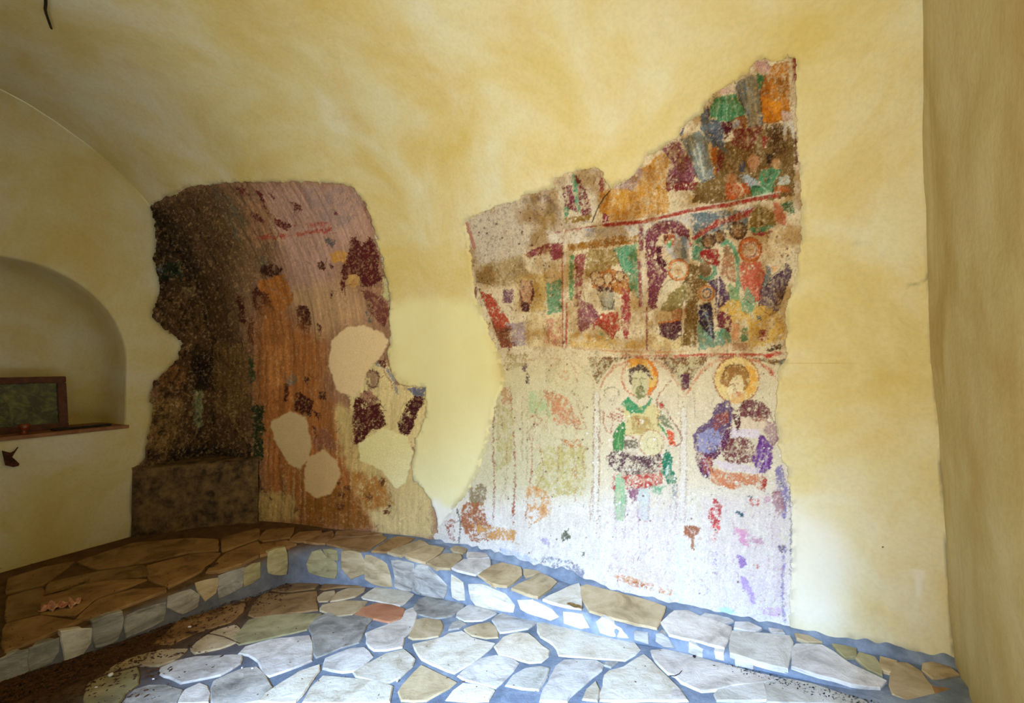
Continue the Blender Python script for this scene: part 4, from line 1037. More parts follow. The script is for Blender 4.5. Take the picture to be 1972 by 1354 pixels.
# first saint
P_(24, (226, 186, 106), (430, 180), (470, 128), (560, 112), (620, 150), (660, 230), (650, 330), (600, 400), (560, 350), (600, 240), (540, 170), (460, 200), wear=.2)
CR.ring(24, 524, 262, 138, 148, 3.2, (196, 108, 66), wear=.18)
P_(24, (226, 134, 44), (560, 125), (622, 145), (656, 232), (640, 262), (600, 175)); P_(24, (226, 130, 40), (568, 340), (632, 342), (592, 392)); P_(24, (222, 158, 66), (430, 130), (530, 112), (560, 165), (450, 165), wear=.15)
CR.ell(24, 525, 320, 66, 105, (206, 200, 158), wear=.05)
P_(24, (84, 66, 58), (436, 290), (442, 200), (520, 160), (592, 188), (618, 280), (585, 250), (560, 215), (500, 215), (470, 260), (460, 330), wear=.22)
P_(24, (128, 132, 86), (500, 340), (556, 330), (560, 410), (520, 430), (492, 400), wear=.15); Ln(24, (90, 92, 66), 2.4, (480, 275), (500, 268)); Ln(24, (90, 92, 66), 2.4, (545, 270), (570, 272)); Ln(24, (100, 92, 66), 2, (528, 275), (536, 330), (520, 335)); Ln(24, (110, 90, 66), 2, (505, 352), (545, 352))
P_(24, (220, 206, 150), (390, 480), (640, 470), (690, 560), (680, 700), (400, 710), (420, 600), jit=3); P_(24, (186, 160, 98), (440, 560), (600, 560), (640, 680), (480, 700), wear=.45)
P_(24, (74, 150, 104), (378, 455), (440, 415), (470, 450), (520, 490), (570, 470), (625, 408), (600, 478), (560, 545), (450, 532), (400, 492), wear=.22)
for q in [[(250, 520), (245, 600), (270, 680), (305, 690), (320, 600), (300, 540)], [(315, 520), (395, 560)], [(312, 545), (392, 582)], [(316, 570), (385, 602)], [(345, 498), (400, 530)], [(270, 560), (300, 570)], [(480, 560), (520, 600), (500, 650)], [(400, 700), (480, 720)]]: Ln(24, (164, 78, 52), 2.3, *q, wear=.08)
CR.ring(24, 310, 390, 56, 52, 1.8, (90, 96, 60), wear=.3)
P_(24, (72, 134, 76), (404, 598), (416, 690), (392, 825), (318, 825), (316, 720), (352, 640)); Ln(24, (120, 176, 110), 2, (380, 640), (350, 800))
Ln(24, (156, 92, 70), 2.4, (762, 290), (740, 320), (680, 380), (656, 440), (668, 640), wear=.1); Ln(24, (140, 82, 66), 2.4, (690, 450), (760, 570), (830, 680), (852, 740), (830, 775), (790, 792), wear=.1)
P_(24, (182, 60, 50), (662, 450), (700, 460), (704, 505), (676, 510), wear=.3); P_(24, (122, 130, 96), (680, 520), (740, 580), (790, 660), (720, 640), (670, 580), wear=.3)
P_(24, (82, 150, 92), (668, 600), (720, 680), (742, 730), (690, 670), wear=.12); P_(24, (216, 88, 50), (728, 660), (790, 690), (800, 780), (752, 786), wear=.22)
CR.ell(24, 615, 765, 92, 100, (226, 216, 172), tone=.08); CR.ring(24, 615, 765, 92, 100, 1.8, (186, 134, 92), wear=.1); CR.ring(24, 620, 765, 46, 42, 1.5, (150, 130, 90), wear=.35)
P_(24, (112, 104, 86), (398, 740), (500, 738), (512, 805), (400, 815), wear=.3)
P_(24, (92, 62, 68), (262, 880), (320, 828), (420, 828), (560, 868), (692, 842), (684, 920), (650, 1005), (420, 1010), (380, 1000), (290, 945), wear=.42); P_(24, (206, 190, 166), (400, 820), (500, 840), (560, 870), (460, 860))
P_(24, (186, 72, 64), (306, 1040), (345, 1000), (420, 1012), (660, 1000), (682, 880), (700, 900), (694, 1080), (560, 1122), (440, 1112), (322, 1145), wear=.28)
P_(24, (46, 124, 94), (696, 880), (728, 812), (782, 880), (764, 960), (812, 1040), (805, 1085), (742, 1082), (688, 985)); Ln(24, (210, 226, 215), 4, (740, 940), (730, 1010)); Ln(24, (120, 190, 165), 2, (760, 860), (745, 1000), (780, 1070))
P_(24, (156, 192, 146), (338, 1025), (375, 1000), (408, 1050), (412, 1120), (428, 1220), (400, 1360), (336, 1360), (330, 1150), wear=.08); P_(24, (206, 212, 204), (502, 1112), (602, 1108), (596, 1360), (512, 1360))
for q in [[(336, 1060), (334, 1354)], [(420, 1160), (412, 1354)], [(502, 1200), (510, 1354)], [(602, 1150), (592, 1354)], [(750, 1090), (760, 1354)], [(812, 1080), (800, 1354)]]: Ln(24, (150, 120, 126), 1.6, *q, wear=.3)
P_(24, (146, 98, 118), (430, 1112), (512, 1112), (500, 1200), (472, 1242), wear=.2); P_(24, (106, 166, 130), (600, 1090), (722, 1100), (682, 1162), (610, 1145), wear=.35); P_(24, (136, 150, 150), (738, 1085), (812, 1080), (800, 1240), (762, 1200), wear=.45)
# second saint
CR.ell(24, 1268, 282, 172, 178, (236, 212, 150), tone=.08); P_(24, (232, 178, 86), (1330, 160), (1400, 200), (1430, 290), (1400, 380), (1340, 420), (1330, 300), wear=.3); CR.ring(24, 1268, 282, 172, 178, 2.6, (160, 82, 52), wear=.1)
P_(24, (222, 190, 120), (1112, 250), (1160, 180), (1220, 150), (1150, 330), (1130, 350), wear=.2)
CR.ell(24, 1262, 350, 62, 100, (238, 220, 178))
P_(24, (166, 122, 68), (1140, 262), (1180, 185), (1262, 158), (1345, 195), (1368, 290), (1325, 385), (1318, 280), (1280, 230), (1215, 290), (1205, 340), (1150, 312), wear=.18); CR.ring(24, 1262, 262, 98, 100, 2.2, (106, 62, 42), a0=-180, a1=20, wear=.1)
P_(24, (226, 182, 120), (1232, 400), (1320, 390), (1330, 440), (1260, 475), (1215, 450)); P_(24, (206, 128, 78), (1255, 380), (1310, 380), (1290, 420), wear=.25); Ln(24, (120, 80, 56), 2, (1215, 320), (1240, 316)); Ln(24, (120, 80, 56), 2, (1265, 312), (1295, 314)); Ln(24, (130, 84, 60), 1.8, (1250, 320), (1246, 366), (1262, 370)); Ln(24, (176, 80, 56), 2, (1240, 386), (1280, 384))
P_(24, (106, 84, 118), (1070, 580), (1108, 482), (1205, 430), (1245, 530), (1222, 620), (1205, 760), (1100, 850), (1020, 870), (945, 840), (928, 700), (972, 650), wear=.1)
P_(24, (150, 150, 190), (960, 700), (1120, 640), (1150, 760), (1060, 850), (970, 830), wear=.35); P_(24, (150, 70, 60), (1080, 560), (1200, 520), (1210, 600), (1100, 680), wear=.45)
P_(24, (112, 52, 64), (1285, 500), (1340, 428), (1462, 450), (1540, 530), (1505, 575), (1380, 582), (1300, 565), wear=.1, strk=.1); Ln(24, (76, 36, 44), 2.4, (1205, 430), (1230, 500), (1270, 530), (1330, 440))
P_(24, (226, 206, 180), (1300, 570), (1500, 580), (1570, 645), (1450, 672), (1300, 650)); P_(24, (160, 110, 96), (1380, 570), (1480, 545), (1520, 600), (1400, 605), wear=.35)
P_(24, (98, 42, 82), (948, 835), (1100, 845), (1205, 615), (1235, 640), (1185, 800), (1092, 900), (1060, 1045), (1000, 1012), (950, 900), wear=.1); P_(24, (150, 36, 46), (1000, 860), (1090, 880), (1060, 1000), (1010, 980), wear=.35); Ln(24, (206, 190, 214), 2, (1010, 870), (1060, 1010)); Ln(24, (206, 190, 214), 2, (1170, 680), (1130, 800))
P_(24, (226, 214, 222), (1225, 650), (1450, 665), (1442, 725), (1225, 725)); P_(24, (92, 42, 50), (1222, 550), (1300, 555), (1285, 690), (1250, 620), wear=.12)
P_(24, (118, 62, 64), (1205, 735), (1300, 718), (1400, 762), (1405, 905), (1250, 935), (1160, 880), wear=.38)
P_(24, (110, 58, 136), (1455, 690), (1540, 780), (1545, 920), (1482, 1005), (1430, 985), (1388, 900), (1402, 820), wear=.08, strk=.1); Ln(24, (180, 150, 205), 2.4, (1470, 740), (1440, 950)); Ln(24, (180, 150, 205), 2, (1510, 800), (1480, 960))
P_(24, (176, 144, 146), (1500, 585), (1565, 645), (1582, 740), (1530, 785), (1478, 680), wear=.15); Ln(24, (120, 76, 80), 2.2, (1510, 520), (1570, 640), (1580, 740), (1540, 790))
P_(24, (222, 208, 214), (1070, 890), (1150, 905), (1250, 925), (1445, 960), (1430, 1005), (1150, 965)); P_(24, (204, 128, 88), (1058, 945), (1180, 985), (1440, 1015), (1484, 1135), (1380, 1085), (1250, 1125), (1070, 1075), wear=.3); P_(24, (170, 60, 44), (1450, 1010), (1490, 1020), (1490, 1150), (1460, 1130), wear=.2)
P_(24, (84, 82, 150), (1558, 960), (1612, 945), (1665, 1160), (1642, 1354), (1602, 1300), (1572, 1080), wear=.36); P_(24, (138, 56, 54), (1538, 1130), (1602, 1120), (1634, 1260), (1585, 1335), (1542, 1235), wear=.36)
P_(24, (206, 150, 170), (1470, 1180), (1530, 1170), (1520, 1280), wear=.45)
for col_, pts_ in [((214, 190, 186), [(1170, 980), (1300, 960), (1320, 1120), (1180, 1140)]), ((214, 192, 198), [(1350, 960), (1500, 950), (1510, 1150), (1380, 1180)]), ((210, 184, 150), [(1180, 1060), (1300, 1100), (1300, 1150), (1160, 1120)]),
                   ((212, 200, 206), [(1320, 1100), (1500, 1120), (1500, 1190), (1340, 1170)]), ((206, 186, 192), [(1490, 900), (1530, 900), (1530, 1180), (1490, 1180)]), ((200, 186, 160), [(960, 980), (1160, 990), (1160, 1100), (1000, 1080)])]:
    P_(0, col_, *pts_, wear=.35, jit=8, soft=5, a=.32)
CR.dots(0, 1170, 960, 1520, 1190, 260, .5, 2.6, (176, 140, 170), seed=31, a=.45); CR.dots(0, 1170, 1000, 1520, 1190, 160, .5, 2.4, (190, 120, 100), seed=32, a=.45)
# --- lowest zone (crop 26)
P_(26, (190, 58, 64), (968, 80), (1042, 140), (1025, 300), (960, 325), (918, 262), wear=.36); P_(26, (216, 96, 92), (945, 320), (1025, 310), (990, 480), (955, 475), wear=.42)
P_(26, (216, 156, 182), (1150, 345), (1262, 355), (1274, 525), (1200, 475), wear=.3); P_(26, (160, 124, 182), (1162, 582), (1216, 570), (1254, 662), (1200, 692)); P_(26, (182, 156, 198), (1185, 755), (1245, 775), (1295, 880), (1345, 1000), (1300, 1008), (1230, 900), wear=.28)
P_(26, (168, 146, 194), (940, 560), (1010, 540), (1000, 680), (945, 660), wear=.5); P_(26, (150, 110, 180), (965, 720), (1000, 715), (995, 770), wear=.2); CR.ring(26, 875, 880, 40, 42, 2.4, (186, 168, 206), wear=.2)
P_(26, (162, 102, 72), (708, 318), (860, 330), (842, 385), (765, 425), (708, 405), wear=.25); P_(26, (168, 120, 90), (765, 420), (800, 430), (800, 530), (770, 510), wear=.4)
P_(26, (206, 150, 112), (180, 740), (330, 800), (610, 880), (590, 925), (300, 862), (80, 760), wear=.48); P_(26, (180, 110, 66), (250, 800), (350, 820), (430, 870), (300, 850), wear=.3)
P_(26, (222, 234, 234), (636, 400), (702, 400), (696, 985), (640, 985), a=.55); P_(26, (186, 226, 226), (995, 1042), (1050, 1020), (1110, 1035), (1175, 1092), (1060, 1085), jit=1)
P_(26, (48, 90, 102), (1158, 190), (1180, 195), (1238, 226), (1222, 246), (1168, 218), jit=.6); Ln(26, (190, 64, 58), 3.5, (1285, 92), (1348, 98), (1350, 140), (1298, 138), closed=True); Ln(26, (70, 76, 80), 2, (1250, 65), (1300, 70), (1285, 90))
for q in [[(112, 20), (120, 440)], [(208, 60), (190, 440)], [(404, 60), (376, 560)], [(300, 60), (330, 640)], [(716, 20), (712, 300)], [(1430, 300), (1440, 700)], [(1470, 280), (1490, 760)], [(925, 360), (920, 680)], [(1125, 190), (1150, 440)]]: Ln(26, (176, 140, 160), 1.4, *q, wear=.4)
Ln(26, (96, 92, 118), 3, (1620, 0), (1636, 300), (1630, 740), wear=.3); Ln(26, (140, 128, 170), 6, (1580, 500), (1560, 860), (1580, 1150), wear=.45); P_(26, (112, 100, 126), (1520, 500), (1585, 480), (1582, 520), (1545, 560), wear=.2); P_(26, (206, 176, 196), (1350, 1020), (1560, 1040), (1540, 1120), (1400, 1080), wear=.5)
P_(26, (200, 160, 170), (1270, 400), (1410, 420), (1400, 480), (1290, 470), wear=.5); P_(26, (206, 150, 130), (1290, 650), (1370, 660), (1350, 700), wear=.4)
# --- ghost of a third saint and the left margin (crop 25)
for w_, col_, q in [(1.6, (186, 150, 110), [(560, 92), (650, 84), (780, 90), (850, 130), (905, 200), (920, 270)]), (2.4, (150, 84, 56), [(372, 330), (366, 560), (372, 760), (366, 960)]), (2.6, (150, 78, 50), [(462, 240), (470, 400), (484, 560), (486, 780), (474, 980)]),
                    (1.4, (150, 120, 84), [(524, 290), (526, 640)]), (1.4, (150, 120, 84), [(552, 300), (550, 760)]), (2.6, (176, 92, 60), [(582, 500), (574, 700), (556, 840), (540, 980)]), (2.0, (170, 92, 62), [(820, 310), (868, 466)]), (2.0, (166, 92, 62), [(790, 330), (810, 460), (860, 470)]),
                    (2.2, (160, 98, 70), [(640, 830), (640, 920)]), (1.5, (160, 120, 90), [(914, 270), (908, 660), (890, 1000)]), (1.5, (160, 120, 90), [(946, 300), (944, 700), (930, 1000)]), (2.2, (176, 110, 76), [(560, 410), (590, 390), (630, 420), (610, 450)]), (1.6, (176, 120, 86), [(650, 280), (700, 270), (740, 300), (720, 340)]), (1.6, (170, 130, 100), [(330, 820), (310, 980)]), (2.2, (160, 84, 52), [(480, 790), (474, 960)])]: Ln(25, col_, w_, *q, wear=.22, jit=1.8)
CR.ring(25, 752, 170, 62, 66, 1.4, (196, 160, 116), wear=.35); CR.ell(25, 752, 175, 30, 30, (196, 150, 110), wear=.45)
P_(25, (190, 178, 124), (390, 330), (480, 380), (470, 640), (380, 700), wear=.4); P_(25, (188, 150, 110), (400, 260), (450, 230), (466, 330), (420, 340), wear=.3); P_(25, (190, 176, 112), (590, 560), (870, 560), (860, 820), (600, 840), wear=.5, jit=8, soft=5); P_(25, (176, 190, 140), (560, 260), (680, 260), (680, 400), (560, 380), wear=.5)
P_(25, (198, 138, 98), (640, 260), (760, 280), (860, 460), (700, 440), wear=.5); P_(25, (196, 134, 84), (740, 520), (850, 530), (840, 570), (760, 565), wear=.4); P_(25, (206, 150, 90), (540, 760), (680, 820), (690, 920), (560, 1000), wear=.45)
P_(25, (168, 104, 66), (180, 890), (310, 820), (330, 960), (420, 1060), (250, 1080), (190, 1000), wear=.32, jit=6); P_(25, (204, 150, 86), (250, 980), (500, 1020), (480, 1080), (300, 1060), wear=.45); P_(25, (156, 92, 72), (105, 960), (160, 960), (160, 1070), (120, 1060), wear=.4)
P_(25, (150, 130, 96), (230, 780), (330, 760), (330, 880), (240, 860), wear=.35); P_(25, (120, 96, 100), (520, 110), (552, 110), (550, 150), (524, 150), wear=.2); P_(25, (66, 60, 66), (545, 180), (566, 185), (560, 225), (545, 222), wear=.1)
P_(25, (176, 158, 112), (440, 60), (560, 60), (540, 120), (460, 150), (420, 120), wear=.35); P_(25, (150, 92, 72), (400, 0), (480, 0), (470, 30), (400, 20), wear=.2)
P_(25, (96, 100, 78), (735, 1040), (765, 1010), (792, 1060), (740, 1075), wear=.05); P_(25, (96, 106, 90), (848, 1130), (868, 1140), (855, 1165)); P_(25, (180, 170, 186), (600, 1050), (680, 1060), (670, 1110), wear=.2)
P_(25, (140, 140, 150), (640, 1150), (800, 1190), (860, 1230), (860, 1300), (760, 1260), (620, 1210), wear=.4); P_(25, (196, 200, 216), (400, 1110), (500, 1130), (620, 1190), (560, 1190), (420, 1150), wear=.2)
Ln(25, (40, 30, 20), 3, (172, 900), (188, 980), (184, 1080))
for q in [[(690, 110), (650, 160), (660, 230), (700, 260)], [(790, 110), (830, 170), (820, 240), (780, 262)], [(700, 260), (640, 290), (600, 360), (590, 460)], [(780, 262), (830, 290), (856, 360)], [(660, 330), (650, 460), (700, 520), (800, 540)], [(620, 540), (640, 700), (600, 800)], [(720, 560), (716, 760)], [(800, 560), (820, 740), (806, 860)], [(390, 350), (420, 420), (400, 520)], [(440, 560), (436, 760), (400, 860)], [(600, 430), (560, 480), (566, 540)], [(700, 380), (760, 400), (800, 380)], [(880, 540), (850, 600), (866, 720)]]:
    Ln(25, (158, 98, 66), 1.6, *q, wear=.3, jit=2, a=.7)
for i in range(60):
    x = R.uniform(960, 1160); y = R.uniform(740, 980); Ln(0, R.choice([(180, 130, 90), (160, 150, 90), (196, 176, 120), (150, 96, 60)]), R.uniform(.8, 1.8), (x, y), (x + R.uniform(-5, 5), y + R.uniform(5, 40)), wear=.3, a=.6)
scatter(CR, 811, 4200, 3.0, (905, 100, 1540, 690)); scatter(CR, 821, 1500, .01, (880, 690, 1530, 1180), vert=.8)
for c_, pts_, w_, col_, k_ in REC:
    if c_ in (21, 22, 23): CR.line(c_, pts_, w_ * .8, col_, a=.7, jit=.8, wear=.2)
DK = (64, 34, 32)
for c_, q in [(23, [(345, 330), (380, 240), (460, 198), (560, 185), (655, 212), (700, 270), (716, 362)]), (23, [(470, 740), (540, 680), (610, 655)]), (23, [(460, 1022), (475, 1125), (580, 1165), (640, 1122), (642, 998)]),
              (23, [(700, 540), (690, 700), (648, 900), (650, 1200)]), (23, [(762, 1210), (780, 760)]), (23, [(1110, 560), (1120, 700), (1190, 860), (1272, 840), (1325, 640)]), (23, [(1285, 740), (1500, 530), (1542, 600), (1432, 925), (1360, 965), (1275, 890), (1285, 740)]),
              (23, [(788, 870), (780, 1000), (840, 1090), (914, 1165), (900, 990), (880, 850)]), (22, [(860, 600), (885, 500), (930, 455)]), (22, [(640, 790), (740, 1020), (800, 1155), (915, 1100)]), (22, [(480, 870), (560, 960), (520, 1150), (720, 1140)]),
              (22, [(1282, 400), (1300, 660), (1455, 650)]), (22, [(1080, 330), (1160, 560), (1190, 692), (1312, 680)]), (22, [(1290, 1050), (1195, 1170), (1220, 1275), (1375, 1265), (1400, 1150)]), (21, [(150, 880), (200, 1000), (262, 1160), (365, 1130)]),
              (21, [(690, 200), (715, 340), (785, 365)]), (21, [(825, 890), (840, 960), (880, 1012), (930, 1052)]), (21, [(895, 1035), (930, 1102), (1012, 1195), (1062, 1120)]), (21, [(1020, 600), (1062, 700), (1120, 860), (1182, 930)])]:
    CR.line(c_, q, 1.5, DK, a=.75, jit=1.2, wear=.25)
for cx_, cy_, rx_, ry_, c_ in [(620, 590, 78, 84, (216, 122, 44)), (850, 780, 56, 58, (206, 148, 90)), (1202, 425, 84, 90, (214, 120, 60)), (862, 360, 50, 54, (70, 44, 34)), (955, 320, 44, 48, (70, 44, 34)), (1105, 268, 64, 68, (70, 44, 34))]:
    CR.ring(23, cx_, cy_, rx_, ry_, 5 if ry_ > 57 and c_[0] > 100 else 2.5, c_, wear=.15); CR.ring(23, cx_, cy_, rx_ * 1.1, ry_ * 1.1, 1.2, (100, 60, 50), wear=.2)
    CR.ell(23, cx_, cy_ + 6, rx_ * .42, ry_ * .5, (214, 180, 140) if c_[0] > 100 else (150, 112, 72), wear=.1); CR.line(23, [(cx_ - rx_ * .2, cy_), (cx_ - rx_ * .08, cy_)], 1.4, DK); CR.line(23, [(cx_ + rx_ * .1, cy_), (cx_ + rx_ * .24, cy_)], 1.4, DK); CR.line(23, [(cx_, cy_ + 4), (cx_ + 3, cy_ + ry_ * .25)], 1.2, DK)
# --- damage: flakes, hacking marks, salts, dirt
n1 = fbm(CR.H, CR.W, 10, 8, 71, 4, .7); n2_ = fbm(CR.H, CR.W, 70, 60, 72, 3)
fl = sstep(.60, .72, n1 * .7 + n2_ * .38) * .6; CR.c = CR.c * (1 - fl[..., None] * .75) + lin((226, 212, 178)) * fl[..., None] * .75; CR.z -= fl * .0012
gr = fbm(CR.H, CR.W, 4, 3.4, 73, 3, .8); up = np.clip((720 - (np.arange(CR.H) / CR.k + CR.y0)) / 60, 0, 1)[:, None]
dk = sstep(.60, .72, gr) * (.2 + .5 * up); CR.c *= (1 - .55 * dk)[..., None]
lt = sstep(.64, .74, fbm(CR.H, CR.W, 3.4, 3, 74, 3, .8)) * .3; CR.c = CR.c * (1 - lt[..., None]) + lin((232, 222, 200)) * lt[..., None]
CR.dots(0, 1080, 110, 1540, 680, 520, .5, 2.6, (236, 228, 206), seed=11, dz=-.002); CR.dots(0, 900, 690, 1530, 1190, 240, .4, 2.0, (110, 84, 66), seed=12, dz=-.002)
CR.dots(0, 1130, 780, 1530, 1000, 260, .5, 2.6, (238, 232, 222), seed=13, dz=-.0015); CR.dots(0, 900, 380, 1090, 680, 150, .5, 2.2, (96, 62, 50), seed=14, dz=-.0015)
Ln(21, (52, 38, 34), 2.6, (1000, 225), (960, 270), (915, 350), (885, 430)); Ln(21, (90, 66, 50), 1.4, (130, 820), (200, 830), (240, 850)); Ln(21, (186, 122, 112), 6, (58, 412), (85, 500), (118, 600), wear=.1); Ln(21, (120, 60, 66), 5, (128, 860), (122, 930), wear=.1)
Ln(0, (176, 128, 60), 2, (1540, 240), (1545, 340), (1544, 470), (1534, 560), wear=.3)
yy = (np.arange(CR.H) / CR.k + CR.y0)[:, None]; g_ = sstep(760, 640, yy) 
grime = fbm(CR.H, CR.W, 60, 50, 91, 4, .6)
CR.c = CR.c * (1 - (g_ * (.30 + .42 * sstep(.35, .75, grime)))[..., None] * np.array([.75, .95, 1.15], np.float32))
CR.c *= (1 - .20 * (1 - g_))[..., None]
mean = CR.c.mean(-1, keepdims=True); CR.c = mean + (CR.c - mean) * 1.02

CL = Canvas(225, 335, 850, 1062, 1.6, 9)
def Q(c, col, *pts, **k):
    k.setdefault('jit', 4)
    if k['jit'] >= 5 and 'soft' not in k: k['soft'] = int(k['jit'] * 1.7) | 1
    CL.poly(c, list(pts), col, **k)
base_fill(CL, (140, 104, 80), .22)
Q(31, (120, 90, 64), (500, 110), (880, 130), (1010, 600), (860, 900), (700, 1354), (500, 1354), jit=12, soft=45)  # base tones, darker towards the left
Q(31, (86, 63, 38), (60, 260), (500, 120), (640, 170), (780, 560), (660, 900), (560, 1354), (60, 1354), jit=14, soft=45)
Q(31, (58, 42, 25), (120, 300), (300, 280), (420, 520), (540, 820), (560, 1354), (100, 1354), jit=16, soft=45)
Q(31, (166, 130, 116), (860, 120), (1500, 120), (1640, 330), (1700, 500), (1520, 540), (1400, 660), (1420, 1000), (1120, 960), (1050, 620), (960, 380), jit=10, soft=45)
Q(31, (142, 118, 112), (1180, 140), (1560, 150), (1610, 300), (1420, 450), (1250, 320), wear=.4, jit=8)
Q(31, (170, 134, 100), (1060, 820), (1440, 800), (1560, 860), (1700, 1060), (1450, 1080), (1340, 1180), (1100, 1180), jit=8, soft=45)
Q(31, (150, 110, 80), (780, 240), (960, 230), (1000, 480), (860, 560), jit=8, wear=.2)
for pts in ([(710, 122), (790, 150), (832, 205), (775, 198)], [(858, 158), (905, 172), (980, 370), (930, 275)], [(1112, 235), (1180, 270), (1186, 315), (1130, 292)], [(990, 345), (1110, 400), (1080, 440), (1000, 395)], [(850, 310), (930, 370), (920, 400), (840, 340)], [(940, 160), (1000, 220), (980, 230)], [(1395, 280), (1430, 340), (1410, 330)]):
    Q(31, (88, 34, 34), *pts, jit=3, wear=.1)
CL.line(31, [(860, 495), (1000, 480), (1150, 470), (1370, 430)], 7, (150, 52, 40), wear=.48, jit=3); CL.line(31, [(1150, 400), (1370, 400)], 10, (150, 52, 44), wear=.6, jit=4)
for pts in ([(620, 160), (660, 190), (820, 420), (760, 380)], [(560, 150), (600, 170), (760, 480), (740, 500), (640, 300)], [(880, 620), (940, 640), (1000, 760), (940, 740)]): Q(31, (92, 84, 66), *pts, jit=5, wear=.2)
Q(31, (74, 24, 24), (1520, 490), (1560, 478), (1600, 545), (1640, 478), (1692, 520), (1722, 700), (1745, 790), (1600, 830), (1582, 760), (1532, 738), (1488, 762), (1480, 845), (1448, 862), (1450, 700), (1502, 600), wear=.06)
Q(31, (98, 52, 46), (1590, 850), (1740, 890), (1792, 1000), (1740, 1095), (1650, 1015), wear=.15); Q(31, (90, 90, 82), (1600, 960), (1680, 1080), (1640, 1060), wear=.1)
CL.ell(31, 1535, 785, 48, 46, (176, 138, 80)); CL.ell(31, 1535, 800, 22, 24, (160, 110, 60), wear=.2)
Q(31, (182, 132, 62), (1375, 592), (1475, 580), (1480, 655), (1400, 655), wear=.15); Q(31, (92, 82, 84), (1330, 480), (1420, 510), (1400, 560), (1360, 540), wear=.1)
CL.line(31, [(1690, 480), (1740, 640), (1775, 800), (1790, 960)], 3.2, (186, 182, 166), jit=2, wear=.15); Q(31, (176, 168, 120), (1735, 760), (1770, 780), (1780, 920), (1745, 900)); CL.line(31, [(1600, 260), (1650, 360), (1700, 470)], 3, (110, 56, 50), jit=2, wear=.3)
Q(31, (166, 100, 42), (880, 780), (1060, 745), (1130, 900), (1060, 1010), (950, 970), (900, 870), wear=.05); CL.ell(31, 972, 712, 76, 42, (62, 28, 22), wear=.05)
Q(31, (70, 30, 20), (860, 830), (950, 870), (985, 960), (1045, 1000), (1035, 1185), (985, 1160), (900, 1010), (845, 960), wear=.1)
for pts in ([(1140, 960), (1215, 945), (1242, 1040), (1235, 1230), (1190, 1190), (1165, 1080)], [(1285, 1080), (1325, 1085), (1312, 1170)], [(885, 1150), (922, 1145), (914, 1270)], [(1290, 650), (1340, 670), (1335, 720), (1295, 700)], [(1370, 660), (1400, 680), (1395, 710)], [(1380, 850), (1400, 860), (1390, 920)], [(820, 1040), (860, 1030), (850, 1250), (820, 1200)], [(730, 880), (780, 900), (800, 1100), (760, 1060)]): Q(31, (66, 27, 20), *pts, jit=2.5, wear=.08)
for q in ([(918, 1090), (926, 1230)], [(1005, 1080), (1016, 1220)], [(1040, 560), (1020, 480), (960, 360)]): CL.line(31, q, 3, (190, 156, 126), wear=.1)
Q(31, (152, 124, 104), (1040, 1010), (1140, 975), (1165, 1110), (1060, 1140), wear=.1); Q(31, (140, 124, 84), (350, 835), (430, 830), (432, 985), (370, 992), wear=.1, jit=2); Q(31, (34, 44, 26), (185, 670), (335, 655), (345, 765), (215, 775), wear=.1); Q(31, (92, 100, 104), (175, 700), (215, 690), (205, 760))
Q(32, (148, 92, 46), (800, -260), (960, -200), (1040, -60), (1180, -20), (1160, 280), (1240, 420), (1360, 850), (1520, 1100), (980, 1080), (800, 880), (760, 600), (720, 300), (740, 0), jit=10, soft=45)
Q(32, (76, 54, 28), (200, -300), (560, -360), (660, -60), (720, 300), (760, 900), (30, 800), (100, 400), jit=10, soft=45); Q(32, (100, 74, 38), (500, 0), (700, 0), (700, 400), (600, 460), (500, 380), wear=.3, jit=8)
Q(32, (34, 22, 14), (340, 60), (460, 60), (470, 300), (360, 240), jit=8, wear=.1); Q(32, (40, 30, 18), (230, 620), (500, 600), (690, 640), (690, 700), (200, 720), jit=6, wear=.2)
Q(32, (110, 72, 34), (120, 120), (330, 130), (330, 260), (180, 300), wear=.35, jit=6); Q(32, (112, 84, 44), (90, 320), (300, 340), (280, 600), (90, 640), wear=.3, jit=6)
for pts in ([(120, 110), (250, 100), (260, 140), (150, 170)], [(420, 60), (470, 80), (480, 200), (430, 180)], [(280, 700), (330, 700), (300, 720)]): Q(32, (44, 24, 12), *pts)
Q(32, (38, 46, 22), (716, 370), (792, 368), (795, 690), (738, 695), wear=.1); Q(32, (112, 112, 78), (362, 278), (410, 278), (416, 505), (368, 485), wear=.05); Q(32, (60, 66, 36), (700, 60), (740, 60), (745, 240), (705, 240), wear=.3); CL.ell(32, 962, 222, 36, 30, (112, 94, 76), wear=.1)
for pts in ([(985, 288), (1085, 338), (1078, 435), (985, 405)], [(1120, 290), (1160, 290), (1165, 340), (1125, 330)], [(1035, 200), (1062, 200), (1050, 255)], [(920, 240), (942, 240), (938, 340), (924, 340)], [(1080, 400), (1130, 420), (1120, 455)], [(870, 160), (905, 165), (895, 190)], [(1085, 480), (1110, 500), (1100, 600)], [(870, 340), (885, 340), (885, 360)]): Q(32, (62, 24, 15), *pts, jit=2.5, wear=.1)
Q(32, (172, 112, 60), (820, 0), (940, 20), (930, 250), (830, 280), wear=.35, jit=7); Q(32, (128, 82, 60), (1060, 560), (1180, 480), (1230, 640), (1100, 640), wear=.3, jit=6)
